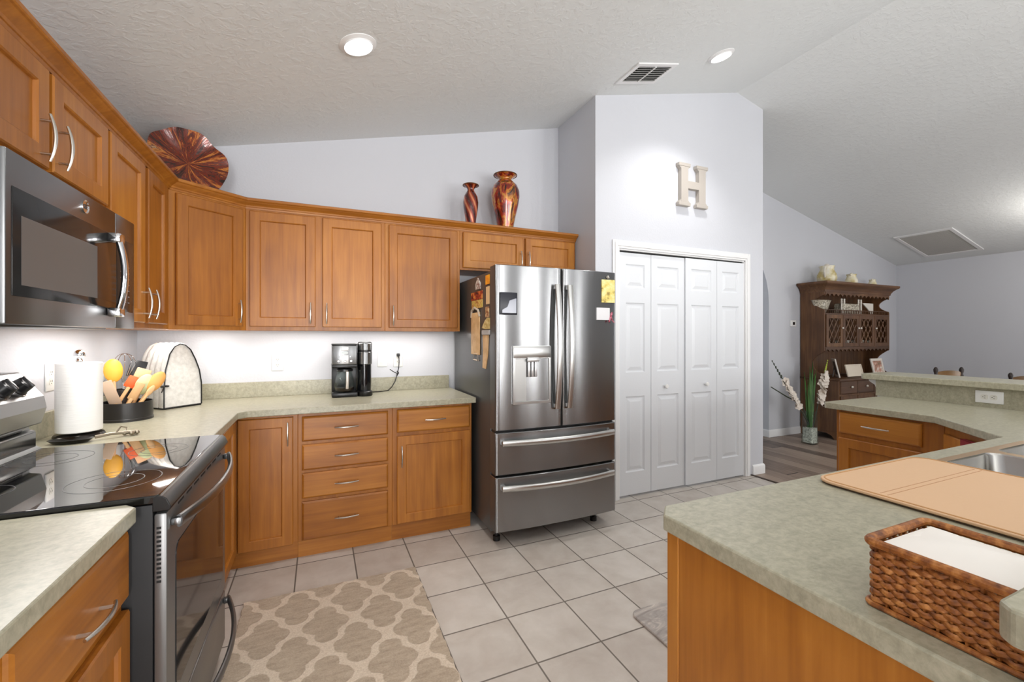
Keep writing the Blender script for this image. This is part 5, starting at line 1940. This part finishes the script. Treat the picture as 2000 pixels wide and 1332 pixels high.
# frames on the deck
def picture(label, x, y, yaw, w_, h_, tilt, framemat, art, border=0.02):
    f = thing('picture_frame', label, 'picture frame', (x, y, 0.7855), yaw)
    M = Matrix.Rotation(R(-tilt), 4, 'X')
    MB().prism([(-w_ / 2, 0), (w_ / 2, 0), (w_ / 2, h_), (-w_ / 2, h_)], -0.014, 0.0, 'xz', [[(-w_ / 2 + border, border), (w_ / 2 - border, border), (w_ / 2 - border, h_ - border), (-w_ / 2 + border, h_ - border)]]).build('frame', framemat, f, local=True, smooth=0, rot=(R(-tilt), 0, 0), loc=(0, 0, 0.0035))
    MB().box(-w_ / 2 + border - 0.002, -0.008, border - 0.002, w_ / 2 - border + 0.002, -0.002, h_ - border + 0.002).build('print', art, f, local=True, smooth=0, rot=(R(-tilt), 0, 0), loc=(0, 0, 0.0035))
    MB().box(-0.015, h_ * 0.2, 0.0, 0.015, h_ * 0.2 + 0.006, h_ * 0.5, M=Matrix.Translation((0, 0, 0)) @ Matrix.Rotation(R(tilt * 0.6), 4, 'X')).build('easel_back', black_m, f, local=True, smooth=0)
    return f


pale_frame = plain('pale_frame_paint', (224, 216, 206), 0.5)
picture('narrow white picture frame turned sideways at the left of the hutch deck', 6.33, 3.56, R(42), 0.19, 0.25, 12, pale_frame, plain('dark_print', (70, 66, 62), 0.4), 0.035)
picture('blank white plaque leaning in the middle of the hutch deck', 6.68, 3.53, 0, 0.36, 0.165, 14, plain('plaque_cream', (226, 214, 196), 0.6), plain('plaque_face', (224, 212, 194), 0.6), 0.018)
pm_ = NT('portrait_print')
X_, Y_, Z_ = pm_.xyz()
n_ = pm_.noise(None, 16, 3, 0.6)
pm_ = pm_.set(pm_.ramp(pm_.math('ADD', pm_.math('MULTIPLY', n_, 0.9), pm_.math('MULTIPLY', Z_, 0.6)), [(0.42, lin(226, 218, 208)), (0.5, lin(206, 160, 140)), (0.58, lin(170, 120, 100)), (0.68, lin(120, 106, 76))]), 0.4)
picture('white framed portrait photograph at the right of the hutch deck', 7.24, 3.53, 0, 0.275, 0.235, 12, pale_frame, pm_, 0.034)

# flower vase on the dining floor
vx, vy = 5.585, 3.455
vz = thing('glass_vase', 'tall square clear glass floor vase left of the hutch', 'vase', (vx, vy, 0))


def sqring(h, z, r=0.012):
    return [(x, y, z) for x, y in rrect(vx - h, vy - h, vx + h, vy + h, r, 3)]


MB().loops([sqring(0.066, 0.0), sqring(0.072, 0.004), sqring(0.062, 0.22), sqring(0.060, 0.405), sqring(0.056, 0.405), sqring(0.058, 0.22), sqring(0.067, 0.014)]).build('glass', glass_m, vz, smooth=30)
t = MB()
rr_ = random.Random(3)
t.prism(rrect(vx - 0.058, vy - 0.058, vx + 0.058, vy + 0.058, 0.012, 3), 0.016, 0.19)
for k in range(260):
    side = rr_.randint(0, 4)
    zz = rr_.uniform(0.022, 0.198)
    e = 0.064 - 0.008 * zz / 0.2 - 0.010
    u_ = rr_.uniform(-e, e)
    x, y = [(vx + u_, vy - e), (vx + u_, vy + e), (vx - e, vy + u_), (vx + e, vy + u_), (vx + u_, vy + rr_.uniform(-e, e))][side]
    if side == 4:
        zz = 0.195
    t.sphere((x, y, zz), 0.0085, (1, 1, 0.8), 7, 5)
o = t.build('pebbles', pebble_m, loc=(vx, vy, 0.014))
tag(o, 'white pebbles filling the lower half of the glass floor vase', 'pebbles', None, 'stuff')


def leaf(m, base, tip, wid, bend):
    b, e = Vector(base), Vector(tip)
    d = (e - b)
    side = Vector((d.y, -d.x, 0.0))
    side = Vector((1, -0.4, 0)).normalized() if side.length < 0.05 else side.normalized()
    side = Vector((0.92, -0.38, 0))
    L = []
    for i in range(13):
        s = i / 12
        p = b + d * s + Vector(bend) * math.sin(PI * s)
        w_ = wid * (math.sin(PI * min(1, 0.25 + 0.75 * s)) ** 0.7 if s < 1 else 0.02)
        L.append([p - side * w_, p + Vector((0.3, 0.6, 0)).normalized() * 0.006, p + side * w_])
    m.strip(L)
    L2 = [[a + Vector((0, -0.002, 0)) for a in r] for r in L]
    m.strip([r[::-1] for r in L2])


lv = thing('gladiolus_foliage', 'clump of upright green sword leaves standing in the glass floor vase', 'leaves', (vx, vy, 0.2))
for k, (dx, top, wd) in enumerate(((-0.045, 0.80, 0.014), (-0.02, 0.96, 0.017), (0.0, 0.88, 0.018), (0.02, 1.02, 0.016), (0.045, 0.86, 0.016), (-0.06, 0.90, 0.013), (0.07, 0.92, 0.014), (0.03, 0.74, 0.019), (-0.03, 0.70, 0.019), (0.06, 0.66, 0.015))):
    m = MB()
    leaf(m, (vx + dx * 0.5, vy - 0.02 + 0.004 * k, 0.205), (vx + dx * 1.9, vy - 0.03 + 0.006 * k, top), wd, (0.005 * (k % 3 - 1), 0, 0))
    m.build('leaf', leaf_m, lv, smooth=60)


def gladiolus(label, base, tip, a, b, nfl, size, seed, tipmat):
    r_ = random.Random(seed)
    g = thing('gladiolus', label, 'flower', base)
    B_, T_ = Vector(base), Vector(tip)
    D_ = T_ - B_
    MB().tube([B_, B_ + D_ * 0.33, B_ + D_ * 0.66, T_], [0.007, 0.006, 0.005, 0.003], 8).build('stem', stem_dark, g)
    for k in range(nfl):
        s = a + (b - a) * k / max(1, nfl - 1)
        c_ = B_ + D_ * s
        m = MB()
        rot = Euler((r_.uniform(0.9, 1.7), r_.uniform(-0.5, 0.5), r_.uniform(-0.6, 0.6))).to_matrix()
        if rot.col[2].y > 0:
            rot = Matrix.Rotation(PI, 3, 'Z') @ rot
        sz = size * r_.uniform(0.85, 1.1)
        for q in range(6):
            an = q / 6 * 2 * PI
            L = []
            for i in range(6):
                u = i / 5
                rad = sz * u
                w_ = sz * 0.46 * math.sin(PI * min(0.98, 0.12 + 0.86 * u)) ** 0.6
                row = []
                for v in (-1, -0.4, 0.4, 1):
                    p = Vector((rad, v * w_, sz * (0.55 * u * (1 - 0.55 * u)) + 0.10 * sz * v * v + 0.05 * sz * math.sin(5 * v + q)))
                    p = Matrix.Rotation(an, 3, 'Z') @ p
                    row.append(c_ + rot @ p)
                L.append(row)
            m.strip(L)
        m.sphere(c_, sz * 0.25, u=8, v=6)
        m.build('blossom', petal_m, g, smooth=70)
    m = MB()
    for k in range(6):
        s = b + (1 - b) * (0.25 + 0.75 * k / 5)
        c_ = B_ + D_ * s
        m.sphere(c_, 0.014 * (1 - 0.1 * k), (0.8, 0.8, 1.7), 10, 8)
    m.build('bud', tipmat, g, smooth=60)
    return g


gladiolus('white gladiolus spike standing upright at the right of the vase', (vx + 0.03, vy - 0.02, 0.21), (5.845, 3.40, 1.03), 0.36, 0.78, 10, 0.074, 1, bud_m)
gladiolus('white gladiolus spike leaning far left out of the vase', (vx - 0.03, vy - 0.01, 0.24), (4.95, 3.50, 1.04), 0.30, 0.68, 11, 0.056, 2, stem_dark)
bt = thing('bare_stem', 'dark bare stem leaning left below the left gladiolus', 'stem', (vx - 0.03, vy, 0.25))
MB().tube([(vx - 0.02, vy, 0.24), (5.44, 3.46, 0.50), (5.2, 3.49, 0.60), (4.93, 3.5, 0.73)], [0.006, 0.007, 0.008, 0.006], 8).tube([(5.30, 3.48, 0.56), (5.2, 3.47, 0.70), (5.10, 3.47, 0.80)], [0.005, 0.006, 0.004], 8).build('twig', stem_dark, bt)

# dining chairs seen over the bar
chair_dark = plain('dark_turned_wood', (44, 32, 26), 0.4)


def chair(label, xa, ya, xb, yb, ztop):
    mid = Vector(((xa + xb) / 2, (ya + yb) / 2))
    ang = math.atan2(yb - ya, xb - xa)
    wd = math.hypot(xb - xa, yb - ya)
    c_ = thing('dining_chair', label, 'chair', (mid.x, mid.y, 0), ang)
    for s in (-1, 1):
        x = s * wd / 2
        MB().lathe([(0.014, 0), (0.019, 0.2), (0.021, 0.45), (0.019, 0.47), (0.018, ztop - 0.09), (0.013, ztop - 0.075), (0.019, ztop - 0.05), (0.021, ztop - 0.03), (0.013, ztop - 0.008), (0.0, ztop)], (x, 0, 0), 16, cap1=False).build('back_post', chair_dark, c_, local=True)
        MB().lathe([(0.012, 0), (0.019, 0.15), (0.021, 0.40), (0.015, 0.445)], (x * 1.25, 0.40, 0), 16).build('leg', chair_dark, c_, local=True)
    for z, h in ((ztop - 0.17, 0.115), (0.74, 0.07), (0.60, 0.07)):
        L = []
        for i in range(11):
            s = -1 + 2 * i / 10
            x = s * (wd / 2 - 0.012)
            y = -0.022 * (1 - s * s)
            arc = 0.018 * (1 - s * s)
            L.append([(x, y - 0.007, z), (x, y + 0.007, z), (x, y + 0.007, z + h + arc), (x, y - 0.007, z + h + arc)])
        MB().loops(L).build('back_rail', chair_wood, c_, local=True, smooth=40)
    MB().prism([(-wd / 2 - 0.02, -0.01), (wd / 2 + 0.02, -0.01), (wd / 2 * 1.25 + 0.02, 0.42), (-wd / 2 * 1.25 - 0.02, 0.42)], 0.44, 0.465).build('seat', chair_wood, c_, local=True, smooth=0, bevel=0.006)
    for z in (0.16, 0.26):
        for s in (-1, 1):
            MB().cyl((s * wd / 2, 0, z), (s * wd / 2 * 1.25, 0.40, z), 0.009, 10).build('stretcher', chair_dark, c_, local=True)
    return c_


chair('ladder-back dining chair with light brown rail, behind the middle of the raised bar', 6.09, 2.447, 6.345, 2.335, 1.005)
chair('ladder-back dining chair at the right edge, only its finial and dark rail showing', 6.83, 2.12, 7.08, 2.01, 0.945)
